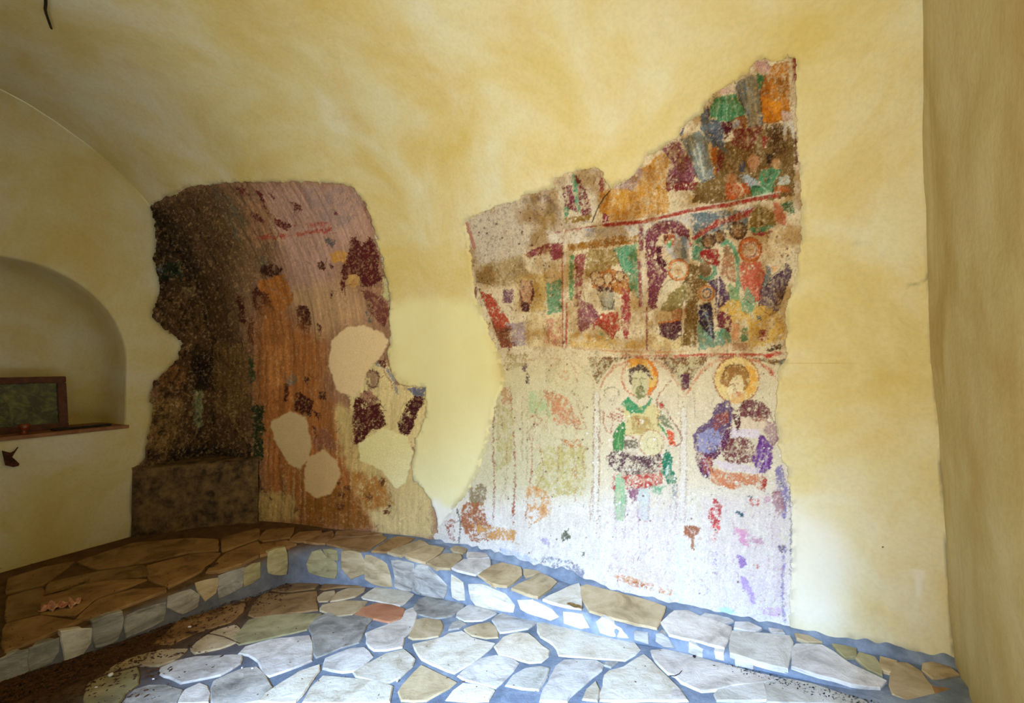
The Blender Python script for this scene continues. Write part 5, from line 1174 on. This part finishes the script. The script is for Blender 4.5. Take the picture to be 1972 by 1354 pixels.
# yellowish skirting below the corner and the paler right-hand part
Q(32, (168, 138, 84), (750, 900), (830, 870), (980, 920), (1000, 1040), (740, 1080), jit=5); Q(32, (182, 160, 108), (1220, 380), (1330, 380), (1350, 620), (1560, 700), (1800, 700), (1800, 1160), (1480, 1140), (1360, 900), (1230, 560), jit=8)
Q(32, (120, 76, 28), (1030, 940), (1200, 850), (1340, 860), (1440, 1110), (1040, 1090), jit=7, wear=.15); Q(32, (148, 100, 44), (1300, 760), (1520, 800), (1560, 960), (1400, 1000), wear=.25, jit=6)
for x, y in ((1235, 830), (1290, 860), (1260, 900), (1420, 915), (1520, 1000), (1540, 970), (1500, 820), (1250, 970), (985, 990)): CL.ell(32, x, y, R.uniform(12, 26), R.uniform(14, 26), (88, 48, 22), wear=.12)
# a small saint that survived between the repairs
Q(0, (196, 178, 130), (672, 755), (700, 700), (745, 695), (765, 740), (825, 745), (825, 800), (800, 860), (690, 860), jit=4)
Q(32, (142, 116, 92), (1400, 175), (1440, 155), (1482, 175), (1478, 260), (1410, 295), wear=.08, jit=1.5); CL.ring(32, 1440, 215, 38, 52, 2.4, (62, 30, 26), wear=.12)
CL.line(32, [(1462, 125), (1530, 160), (1570, 230), (1584, 300)], 4, (104, 110, 136), wear=.12); CL.line(32, [(1440, 120), (1528, 118)], 3, (50, 20, 22)); CL.line(32, [(1500, 160), (1550, 230), (1560, 280)], 2, (130, 70, 60), wear=.2); Q(32, (80, 32, 30), (1470, 100), (1520, 100), (1525, 160), (1490, 140), wear=.25)
Q(32, (68, 21, 22), (1335, 340), (1395, 285), (1470, 320), (1500, 420), (1522, 480), (1480, 510), (1430, 520), (1385, 585), (1335, 610), (1325, 480), wear=.08, jit=3); Q(32, (150, 110, 90), (1360, 300), (1440, 290), (1470, 360), (1400, 350), wear=.4)
Q(0, (60, 20, 26), (768, 812), (785, 775), (800, 760), (822, 768), (805, 795), (790, 838), (771, 836), jit=2, wear=.08); Q(0, (96, 98, 116), (785, 748), (822, 744), (818, 765), (800, 762), wear=.3, jit=2)
for i in range(34):
    x = R.uniform(545, 600) if i % 2 else R.uniform(640, 690); y = R.uniform(890, 930) if i % 2 else R.uniform(790, 880); CL.line(0, [(x, y), (x + R.uniform(-2, 2), y + R.uniform(30, 90))], R.uniform(.8, 1.8), R.choice([(196, 164, 112), (98, 58, 26), (176, 140, 90)]), a=.7, wear=.1)
CL.line(31, [(180, 400), (230, 450), (300, 560), (350, 650), (430, 760), (470, 900), (510, 1100), (590, 1190)], 3.2, (20, 13, 9), jit=2); CL.line(32, [(590, 450), (640, 520), (700, 600), (740, 700), (780, 850), (840, 930)], 3, (22, 14, 8), jit=2); CL.line(32, [(705, 600), (722, 760), (718, 920)], 8, (20, 12, 7), jit=3); CL.line(32, [(610, 460), (690, 570)], 5, (120, 88, 46), jit=2, wear=.2)
CL.line(32, [(490, 0), (486, 200), (492, 480)], 4, (32, 22, 12), jit=3, wear=.15)
dn = fbm(CL.H, CL.W, 5, 4, 171, 3, .75); lf = np.clip(1 - (np.arange(CL.W) / CL.k + CL.x0 - 380) / 260, .12, 1)[None]  # dark flecks, stronger towards the left
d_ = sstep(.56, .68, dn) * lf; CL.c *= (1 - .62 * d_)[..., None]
l_ = sstep(.62, .74, fbm(CL.H, CL.W, 5, 3.5, 172, 3, .75)) * .35; CL.c = CL.c * (1 - l_[..., None]) + lin((196, 160, 116)) * l_[..., None]
CL.z -= d_ * .004; CL.z += (fbm(CL.H, CL.W, 16, 16, 173, 4, .65) - .5) * (.03 * lf + .004)
scatter(CL, 831, 3600, 3.6, (255, 345, 840, 1040), rmax=14, vert=.75)
# smooth lime repairs
REPAIRS = [[(640, 655), (668, 632), (700, 625), (735, 640), (750, 655), (730, 695), (712, 705), (700, 740), (684, 765), (650, 752), (634, 705)],
           [(522, 812), (560, 792), (590, 803), (600, 850), (598, 878), (580, 905), (556, 892), (532, 852)],
           [(592, 882), (625, 866), (650, 888), (656, 915), (640, 950), (612, 960), (588, 946), (588, 905)],
           [(690, 856), (738, 824), (782, 840), (797, 872), (782, 930), (762, 940), (735, 905), (695, 886)]]
for pts, col in zip(REPAIRS, [(206, 180, 140), (188, 162, 120), (188, 160, 116), (206, 196, 146)]):
    b = CL.box(pts, 6); sl, gx, gy = b
    M = CL.inside(gx + CL.jx[sl] * 2.5, gy + CL.jy[sl] * 2.5, pts).astype(np.float32); M = blur(M, 5)
    CL.c[sl] = CL.c[sl] * (1 - M[..., None]) + lin(col) * M[..., None] * (1 + .1 * (CL.blot[sl] - .5))[..., None]; CL.z[sl] = CL.z[sl] * (1 - M) + .003 * M; CL.m[sl] = np.maximum(CL.m[sl], M)
CL.gain = 1.0

# ------------------------------------------------------------------ the painted plaster as surfaces on the wall
def fresco(name, cv, u0, u1, t0, t1, outs, stepu, label, gain=1.0, streak=0.0):
    ts = [t for t in np.concatenate([np.arange(t0, 0, stepu), np.arange(0, t1, stepu / 1.72)]) if True]
    ts = np.array(ts); us = np.arange(u0, u1, stepu)
    U, T = np.meshgrid(us, ts); P0 = main_pt(U, T); x, y = project(P0)
    ok = (x > cv.x0 + 1) & (x < cv.x0 + cv.W / cv.k - 2) & (y > cv.y0 + 1) & (y < cv.y0 + cv.H / cv.k - 2) & (x > mk.x0 + 2) & (y > mk.y0 + 2) & (x < 1698) & (y < 1278)
    xs = np.where(ok, x, cv.x0 + 5).ravel(); ys = np.where(ok, y, cv.y0 + 5).ravel()
    M = (mk.sample(xs, ys, OUTM[name]).reshape(x.shape)) * ok
    col = cv.sample(xs, ys, cv.c).reshape(*x.shape, 3) * gain
    z = cv.sample(xs, ys, cv.z).reshape(x.shape)
    n = fbm(*U.shape, 12, 12, 61, 3) - .5; nb = fbm(*U.shape, 60, 60, 62, 2) - .5
    rep = cv.sample(xs, ys, cv.m).reshape(x.shape)
    if streak:
        st = fbm(U.shape[0], U.shape[1], 120, 5, 63, 4, .7); st2 = fbm(U.shape[0], U.shape[1], 30, 3.2, 64, 3, .7)
        f = np.clip((-1.75 - U) / 1.6, .12, 1) * (1 - rep)
        col = col * (1 + streak * f * ((st - .5) * 2.4 + (st2 - .5) * 1.6))[..., None]
    grain = fbm(*U.shape, 2, 2, 65, 2) - .5
    col = np.clip(col * (1 + .10 * grain)[..., None], 0, .95)
    P = main_pt(U, T, .006 + z + n * .0025 + nb * .004)
    edge = M < .85
    keep = (M[:-1, :-1] > .5) & (M[1:, 1:] > .5) & (M[:-1, 1:] > .5) & (M[1:, :-1] > .5)
    return link(name, grid_mesh(name, P, keep, col), 'fresco_paint')
def solo(outs): return blur(mask_of(mk, outs), 3)
OUTM = {'fresco': solo([RIGHT_OUT]), 'fresco_fragment': solo([LEFT_OUT])}
o = fresco('fresco', CR, -2.35, .62, -1.42, 1.15, [RIGHT_OUT], .0042, '')
tag(o, 'large colourful faded fresco with saints under arches on the right part of the wall', 'fresco')
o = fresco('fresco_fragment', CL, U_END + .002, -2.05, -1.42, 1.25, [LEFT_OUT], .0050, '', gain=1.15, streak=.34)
tag(o, 'dark brown fresco fragment in the shadowed corner, patched with pale lime', 'fresco')
# old masonry laid bare on the end wall, up to the corner
st = .006; vv = np.arange(1.45, 2.33, st); zz = np.arange(BENCH - .06, 3.2, st); Vg, Zg = np.meshgrid(vv, zz)
hh = Zg - SPRING; dmax = np.where(hh > 0, A_ELL * (1 - np.sqrt(np.clip(1 - (hh / B_ELL) ** 2, 0, 1))), 0)
P0 = np.stack([E[0] * U_END + N2[0] * Vg, E[1] * U_END + N2[1] * Vg, Zg], -1); x, y = project(P0)
xs, ys = x.ravel(), y.ravel(); ok = (x > 234) & (y > 340) & (x < 840) & (y < 1058)
M = mk.sample(np.where(ok.ravel(), xs, 240), np.where(ok.ravel(), ys, 350), mk.end).reshape(x.shape) * ok * (Vg < D(U_END) - dmax + .02)
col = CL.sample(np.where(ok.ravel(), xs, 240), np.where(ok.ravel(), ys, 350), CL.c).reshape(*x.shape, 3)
n = fbm(*Vg.shape, 16, 12, 161, 5, .7) - .5; nf = fbm(*Vg.shape, 5, 5, 162, 3, .7) - .5
pit = sstep(.58, .7, fbm(*Vg.shape, 9, 7, 163, 3, .7))
off = .034 + n * .030 + nf * .010 - pit * .010
P = P0 + (np.array([E[0], E[1], 0])[None, None] * off[..., None])
col = np.clip(col * (1.2 + n * 1.2 + nf * .9)[..., None] * (1 - .55 * pit)[..., None], 0, .9)
keep = (M[:-1, :-1] > .5) & (M[1:, 1:] > .5)
o = link('bare_masonry', grid_mesh('bare_masonry', P, keep, col), 'fresco_paint'); tag(o, 'rough dark masonry laid bare beside the ragged edge of the yellow plaster', 'masonry')
# ------------------------------------------------------------------ mortar fillet where the bench meets the painted wall
us = np.linspace(-2.2, .82, 260); fr = random.Random(9)
hn = fbm(3, 260, 2, 7, 301, 4, .7); rows = []
amp = np.interp(us, [-2.2, -1.9, -1.3, -1.1, -.9, -.6, .2, .45, .8], [.012, .03, .03, .075, .02, .02, .02, .035, .04])
for k, (oz, ov) in enumerate(((0, .028), (.35, .024), (1, .012), (1.05, -.03))):
    z = BENCH - .012 + (amp + (hn[1] - .5) * .05) * oz if k else np.full(260, BENCH - .014)
    v = D(us) - ov - (0.035 + .03 * (hn[2] - .5)) * (1 - min(1, oz * 2)) 
    rows.append(np.stack([E[0] * us + N2[0] * v, E[1] * us + N2[1] * v, np.maximum(z, BENCH - .014)], -1))
link('mortar_fillet', grid_mesh('mortar_fillet', np.array(rows), cols=np.zeros((4, 260, 3)), attr='dust'), 'cement_mortar', BENCH_O)

# ------------------------------------------------------------------ masonry block in the corner
A_, B_, C_ = [on_height(*q, BENCH)[:2] for q in ((252, 1033), (406, 1011), (496, 1004))]
s_ = np.linspace(0, 1, 70); fl_ = np.array([A_ + (B_ - A_) * (t / .62) if t < .62 else B_ + (C_ - B_) * ((t - .62) / .38) for t in s_])
corner = E * (U_END + .004) + N2 * (D(U_END) - .004)
bl_ = np.array([(E * (U_END + .004) + N2 * (float(N2 @ A_) + (D(U_END) - .01 - float(N2 @ A_)) * (t / .62))) if t < .62 else
                (lambda u: E * u + N2 * (float(D(u)) - .008))(U_END + .01 + (float(E @ C_) + .02 - U_END) * ((t - .62) / .38)) for t in s_])
TOPZ = .765; rows = []; nzr = 28
hn = fbm(nzr + 14, 70, 7, 6, 401, 5, .7) - .5
outn = np.array([.57, -.82])
for k in range(nzr):
    f = k / (nzr - 1); z = BENCH - .02 + (TOPZ - BENCH + .02) * f
    P2 = fl_ + outn[None] * (hn[k][:, None] * .07 - .012 * max(0, (f - .85) / .15)); rows.append(np.c_[P2, np.full(70, z) + hn[k] * .01])
for k in range(1, 13):
    f = k / 12; P2 = (fl_ + outn[None] * (hn[nzr - 1][:, None] * .07 - .012)) * (1 - f) + bl_ * f; rows.append(np.c_[P2, np.full(70, TOPZ) + hn[nzr + k] * .03 + .02 * f])
o = link('masonry_block', grid_mesh('masonry_block', np.array(rows)), 'rough_masonry')
tag(o, 'rough dark masonry block with a flat ledge standing on the bench in the corner', 'masonry')

# ------------------------------------------------------------------ small shapes
def tube(name, pts, r, mat, parent=None, sides=6, taper=1.0, flat=1.0):
    pts = [np.array(p, float) for p in pts]; V = []; Fc = []
    for i, p in enumerate(pts):
        d = pts[min(i + 1, len(pts) - 1)] - pts[max(i - 1, 0)]; d /= np.linalg.norm(d)
        a = np.cross(d, [0, 0, 1.0]); a = a if np.linalg.norm(a) > .1 else np.cross(d, [1.0, 0, 0]); a /= np.linalg.norm(a); b = np.cross(d, a)
        rr = r * (1 + (taper - 1) * i / (len(pts) - 1))
        for k in range(sides): t = 2 * math.pi * k / sides; V.append(p + a * math.cos(t) * rr + b * math.sin(t) * rr * flat)
    for i in range(len(pts) - 1):
        for k in range(sides): j = (k + 1) % sides; Fc.append((i * sides + k, i * sides + j, (i + 1) * sides + j, (i + 1) * sides + k))
    Fc.append(tuple(range(sides))[::-1]); Fc.append(tuple(range((len(pts) - 1) * sides, len(pts) * sides)))
    return link(name, pmesh(name, V, Fc), mat, parent)
def lathe(name, c, prof, mat, parent=None, n=24):
    V = []; Fc = []
    for r, z in prof:
        for k in range(n): t = 2 * math.pi * k / n; V.append((c[0] + r * math.cos(t), c[1] + r * math.sin(t), c[2] + z))
    for i in range(len(prof) - 1):
        for k in range(n): j = (k + 1) % n; Fc.append((i * n + k, i * n + j, (i + 1) * n + j, (i + 1) * n + k))
    return link(name, pmesh(name, V, Fc), mat, parent)
def ebox(name, u0, u1, v0, v1, z0, z1, mat, parent=None, bev=.003, tilt=0.0):
    """box in the frame of the end wall; tilt leans its top back"""
    bm = bmesh.new(); vs = []
    for z in (z0, z1):
        for v in (v0, v1):
            for u in (u0, u1):
                uu = u - tilt * (z - TZ0); p = E * uu + N2 * v; vs.append(bm.verts.new((p[0], p[1], z)))
    for f in ((0, 1, 3, 2), (4, 6, 7, 5), (0, 4, 5, 1), (2, 3, 7, 6), (0, 2, 6, 4), (1, 5, 7, 3)): bm.faces.new([vs[i] for i in f])
    if bev: bmesh.ops.bevel(bm, geom=bm.edges[:], offset=bev, segments=2, affect='EDGES')
    return link(name, bm_mesh(name, bm), mat, parent, smooth=False)
# ------------------------------------------------------------------ the niche: sill, framed picture, votive glass, black slat
SZ = NZ0; TZ0 = SZ + .018
ebox('sill', U_END - .40, U_END + .014, NV0 + .01, NV1 + .018, SZ - .008, SZ + .018, 'brown_sill', WALL_LEFT)
FU = U_END - .17; fv1, ft = on_end(134, 725, FU - U_END); ftz = ft; fv0 = fv1 - .56
root = bpy.data.objects.new('framed_picture', None); COL.objects.link(root)
bot = TZ0; topz = ftz; TL = .2; bw = .052; hb = .046
for nm, a in (('frame_rail', (fv0, fv1, topz - hb, topz)), ('frame_rail', (fv0, fv1, bot, bot + hb)), ('frame_stile', (fv0, fv0 + bw, bot + hb, topz - hb)), ('frame_stile', (fv1 - bw, fv1, bot + hb, topz - hb))):
    ebox(nm, FU - .014, FU + .014, a[0], a[1], a[2], a[3], 'dark_wood', root, .004, TL)
ebox('print', FU - .006, FU + .002, fv0 + bw - .004, fv1 - bw + .004, bot + hb - .004, topz - hb + .004, 'reflection_print', root, 0, TL)
tag(root, 'dark wooden framed picture with painted-in green reflections leaning at the back of the arched niche', 'picture')
gp = on_end(46, 826, -.055); g = E * (U_END - .055) + N2 * gp[0]
root = bpy.data.objects.new('votive_glass', None); COL.objects.link(root)
lathe('glass', (g[0], g[1], TZ0), [(.0, .001), (.022, .001), (.020, .008), (.009, .018), (.012, .026), (.026, .036), (.029, .068), (.027, .068), (.024, .040), (0, .036)], 'amber_glass', root)
lathe('wax', (g[0], g[1], TZ0), [(.0, .060), (.012, .060), (.0255, .058), (.0255, .050)], 'wax', root)
tag(root, 'small amber votive glass standing before the framed picture in the niche', 'candle holder')
s0 = on_end(100, 832, -.06); s1 = on_end(214, 822, -.06)
o = ebox('black_slat', U_END - .095, U_END - .045, s0[0], s1[0], TZ0 + .001, TZ0 + .016, 'black_plastic', None, .004)
tag(o, 'thin flat black slat lying along the niche sill right of the picture', 'slat')
# broken plaster beside the frame edge, under the niche
pts = [(4, 868), (20, 872), (27, 869), (34, 861), (26, 873), (22, 880), (29, 886), (36, 893), (34, 897), (24, 899), (10, 896)]
V = []; 
for off in (-.01, .016):
    for q in pts: v_, z_ = on_end(*q); V.append(end_pt(v_, z_, off))
n_ = len(pts); Fc = [tuple(range(n_, 2 * n_))] + [(i, (i + 1) % n_, n_ + (i + 1) % n_, n_ + i) for i in range(n_)]
link('plaster_hole', pmesh('plaster_hole', V, Fc), 'dark_hole', WALL_LEFT, smooth=False)
# wire hanging from the crown of the vault
def wire_pt(px, py, gap=.02):
    u_, t_ = solve_main(px, py); P = main_pt(u_, t_, 0); r = ray(px, py); hyp = math.hypot(r[0], r[1])
    return np.array([0, 0, EYE]) + r * ((min(math.hypot(P[0], P[1]), 1.83 * hyp / r[2]) - gap) / hyp)
o = tube('hanging_wire', [wire_pt(89, -30, -.02), wire_pt(88, -4, .0), wire_pt(88, 8), wire_pt(87, 18), wire_pt(89, 27), wire_pt(91, 32), wire_pt(95, 44), wire_pt(99, 55)], .0070, 'black_wire', taper=.8)
tag(o, 'short kinked black wire hanging from the vault at the upper left', 'wire')

# ------------------------------------------------------------------ litter, pebbles, twigs
def chips(name, spots, mat, smin, smax, seed, nrm_tilt=.5):
    R = random.Random(seed); V = []; Fc = []
    for p in spots:
        s = smin + (smax - smin) * R.random() ** 2.5; a = R.uniform(0, 6.28); l = s * R.uniform(1, 3.2)
        d = np.array([math.cos(a), math.sin(a), R.uniform(-.2, .3) * nrm_tilt]) * l; e = np.array([-math.sin(a), math.cos(a), R.uniform(-.3, .3) * nrm_tilt]) * s
        b = len(V); z = np.array([0, 0, s * R.uniform(.3, .7)])
        c = np.array(p, float) 
        V += [c - d - z * .2, c + e - z * .2, c + d - z * .2, c - e - z * .2, c + z]
        Fc += [(b, b + 1, b + 4), (b + 1, b + 2, b + 4), (b + 2, b + 3, b + 4), (b + 3, b, b + 4)]
    return link(name, pmesh(name, V, Fc), mat, smooth=False)
LR = random.Random(21); spots = []
foot = [(-40, 1340), (17, 1312), (120, 1268), (240, 1216), (330, 1184), (420, 1152), (500, 1128), (560, 1120)]
fw = [40, 44, 62, 70, 62, 58, 40, 22]; fxs = [q[0] for q in foot]; fys = [q[1] for q in foot]
for _ in range(5200):
    x = LR.uniform(-40, 560) if LR.random() < .45 else LR.uniform(-40, 330); y0 = float(np.interp(x, fxs, fys)); wd = float(np.interp(x, fxs, fw))
    y = y0 + 2 + abs(LR.gauss(0, .5)) * wd * (1 if LR.random() < .9 else 2.0)
    P = on_floor(x, y); spots.append((P[0], P[1], P[2] + .009 + .012 * max(0, 1 - (y - y0) / wd)))
o = chips('leaf_litter', spots, 'dry_litter', .0022, .0075, 22); tag(o, 'drift of dark dry leaf litter and grit along the foot of the left bench', 'litter', kind='stuff')
spots = []
for _ in range(420):
    t = LR.random() ** .8; x = 1395 + 320 * t; y = 1277 + (x - 1400) * .262 + 4 + abs(LR.gauss(0, 1)) * (5 + 10 * t)
    if y < 1400: P = on_floor(x, y); spots.append((P[0], P[1], P[2] + .010))
o = chips('grit', spots, 'black_chip', .0008, .0034, 23); tag(o, 'fine black grit scattered on the pale floor at the foot of the right bench', 'grit', kind='stuff')
spots = []
for _ in range(520):
    x = LR.uniform(0, 520); yb = float(np.interp(x, [0, 255, 500], [1100, 1034, 1008])); yf = float(np.interp(x, [0, 240, 500], [1262, 1172, 1072])); y = LR.uniform(yb, yf)
    P = on_height(x, y, BENCH); spots.append((P[0], P[1], BENCH + .005))
for _ in range(160):
    x = LR.uniform(180, 1400); y = LR.uniform(1200, 1350); P = on_floor(x, y); spots.append((P[0], P[1], P[2] + .009))
o = chips('crumbs', spots, 'dry_litter', .0010, .0036, 24); tag(o, 'thin scatter of dark crumbs over the brown bench top and the paving', 'crumbs', kind='stuff')
def pebble(name, p, r, mat, seed):
    bm = bmesh.new(); bmesh.ops.create_icosphere(bm, subdivisions=2, radius=r); R = random.Random(seed); k = [R.uniform(.7, 1.3), R.uniform(.6, 1.0)]
    for v in bm.verts: v.co *= R.uniform(.86, 1.12); v.co.x *= k[0]; v.co.y *= k[1]; v.co.z *= .6
    o = link(name, bm_mesh(name, bm), mat); o.location = (p[0], p[1], p[2] + r * .45); return o
WHITE = [((788, 1141), .0125, 'round white pebble at the foot of the bench facing, beside a black one'), ((213, 1305), .013, 'largest white chip on the floor below the leaf litter at left'),
         ((365, 1211), .008, 'white chip among the leaf litter near the curved twig'), ((714, 1127), .009, 'pale pebble against the bench foot, left of the round white one'),
         ((295, 1312), .005, 'tiny white chip on the floor right of the largest white chip'), ((466, 1290), .005, 'left one of two tiny white chips on the bluish slab'),
         ((486, 1291), .005, 'right one of two tiny white chips on the bluish slab'), ((765, 1316), .007, 'white pebble in the joint beside the orange slab'),
         ((185, 1328), .006, 'small pale chip on the floor nearest the lower left corner')]
for i, (q, r, lb) in enumerate(WHITE):
    P = on_floor(*q); tag(pebble('pebble', (P[0], P[1], P[2] + .008), r, 'white_chip', 50 + i), lb, 'pebble')
for i, (q, r, lb) in enumerate([((768, 1137), .009, 'black pebble beside the round white one at the bench foot'), ((811, 1147), .009, 'dark red-black pebble right of the round white one'), ((1337, 1269), .009, 'dark grit lump at the foot of the right bench facing')]):
    P = on_floor(*q); tag(pebble('pebble', (P[0], P[1], P[2] + .008), r, 'black_chip', 70 + i), lb, 'pebble')
def on_f(x, y, h=.012): P = on_floor(x, y); return (P[0], P[1], P[2] + h)
o = tube('twig', [on_f(358, 1222), on_f(385, 1223), on_f(412, 1226), on_f(432, 1231), on_f(448, 1238), on_f(462, 1244)], .0028, 'dry_litter', sides=5, taper=.5); tag(o, 'long thin curved twig on the floor right of the leaf litter', 'twig')
o = tube('twig', [on_f(379, 1238), on_f(392, 1229), on_f(406, 1219), on_f(420, 1211)], .0040, 'dry_litter', sides=5, taper=.3); tag(o, 'short straight twig crossing the left end of the curved twig', 'twig')
o = tube('twig', [on_f(1289, 1307), on_f(1300, 1307), on_f(1308, 1303), on_f(1313, 1297)], .0022, 'black_wire', sides=5, taper=.6); tag(o, 'small dark bent twig in the joint right of the big triangular slab', 'twig')
def leaf(name, q0, q1, w, mat, z=BENCH + .012, curl=.01, n=7):
    a = on_height(*q0, z); b = on_height(*q1, z); d = b - a; L_ = np.linalg.norm(d); d /= L_; s = np.cross([0, 0, 1], d); V = []; Fc = []
    R = random.Random(int(q0[0]))
    for i in range(n):
        t = i / (n - 1); ww = w * math.sin(math.pi * (t * .92 + .04)) ** .8 * R.uniform(.8, 1.2); c = a + d * L_ * t
        for k, e in enumerate((-1, 0, 1)): V.append(c + s * ww * e + np.array([0, 0, curl * (abs(e) * .9 + math.sin(t * 9) * .25 + .2)]))
    for i in range(n - 1):
        for k in range(2): Fc.append((i * 3 + k, i * 3 + k + 1, (i + 1) * 3 + k + 1, (i + 1) * 3 + k))
    o = link(name, pmesh(name, V, Fc), mat, smooth=False); m = o.modifiers.new('s', 'SOLIDIFY'); m.thickness = .0012; return o
tag(leaf('dry_leaf', (1092, 1165), (1119, 1174), .018, 'dry_leaf', BENCH + .006), 'curled brown leaf on the bench edge in the bluish light', 'leaf')
tag(leaf('dry_leaf', (84, 1149), (150, 1128), .022, 'dry_leaf', BENCH + .006), 'long curled olive leaf on the brown bench behind the wrapper', 'leaf')
tag(leaf('dry_leaf', (150, 1128), (172, 1118), .014, 'dry_leaf', BENCH + .006), 'small curled leaf at the right tip of the long olive leaf', 'leaf')
tag(leaf('dry_leaf', (395, 1096), (420, 1087), .014, 'dry_litter', BENCH + .006), 'dark curled leaf on the bench edge above the corner facing stones', 'leaf')
# crumpled wrapper
a = on_height(118, 1168, BENCH + .005); bm = bmesh.new(); bmesh.ops.create_grid(bm, x_segments=16, y_segments=9, size=.5); R = random.Random(4)
for v in bm.verts:
    x, y = v.co.x, v.co.y; v.co.x = x * .155 + R.uniform(-.003, .003); v.co.y = y * .085 + .01 * math.sin(x * 14) + R.uniform(-.003, .003); v.co.z = .012 + .010 * math.sin(x * 26 + y * 9) + R.uniform(-.004, .006)
me = bm_mesh('wrapper', bm); o = link('crumpled_wrapper', me, 'wrapper', smooth=False); o.location = (a[0], a[1], BENCH + .002); o.rotation_euler = (0, 0, math.radians(28)); m = o.modifiers.new('s', 'SOLIDIFY'); m.thickness = .001
tag(o, 'crumpled red and cream paper wrapper lying on the brown bench at left', 'wrapper')
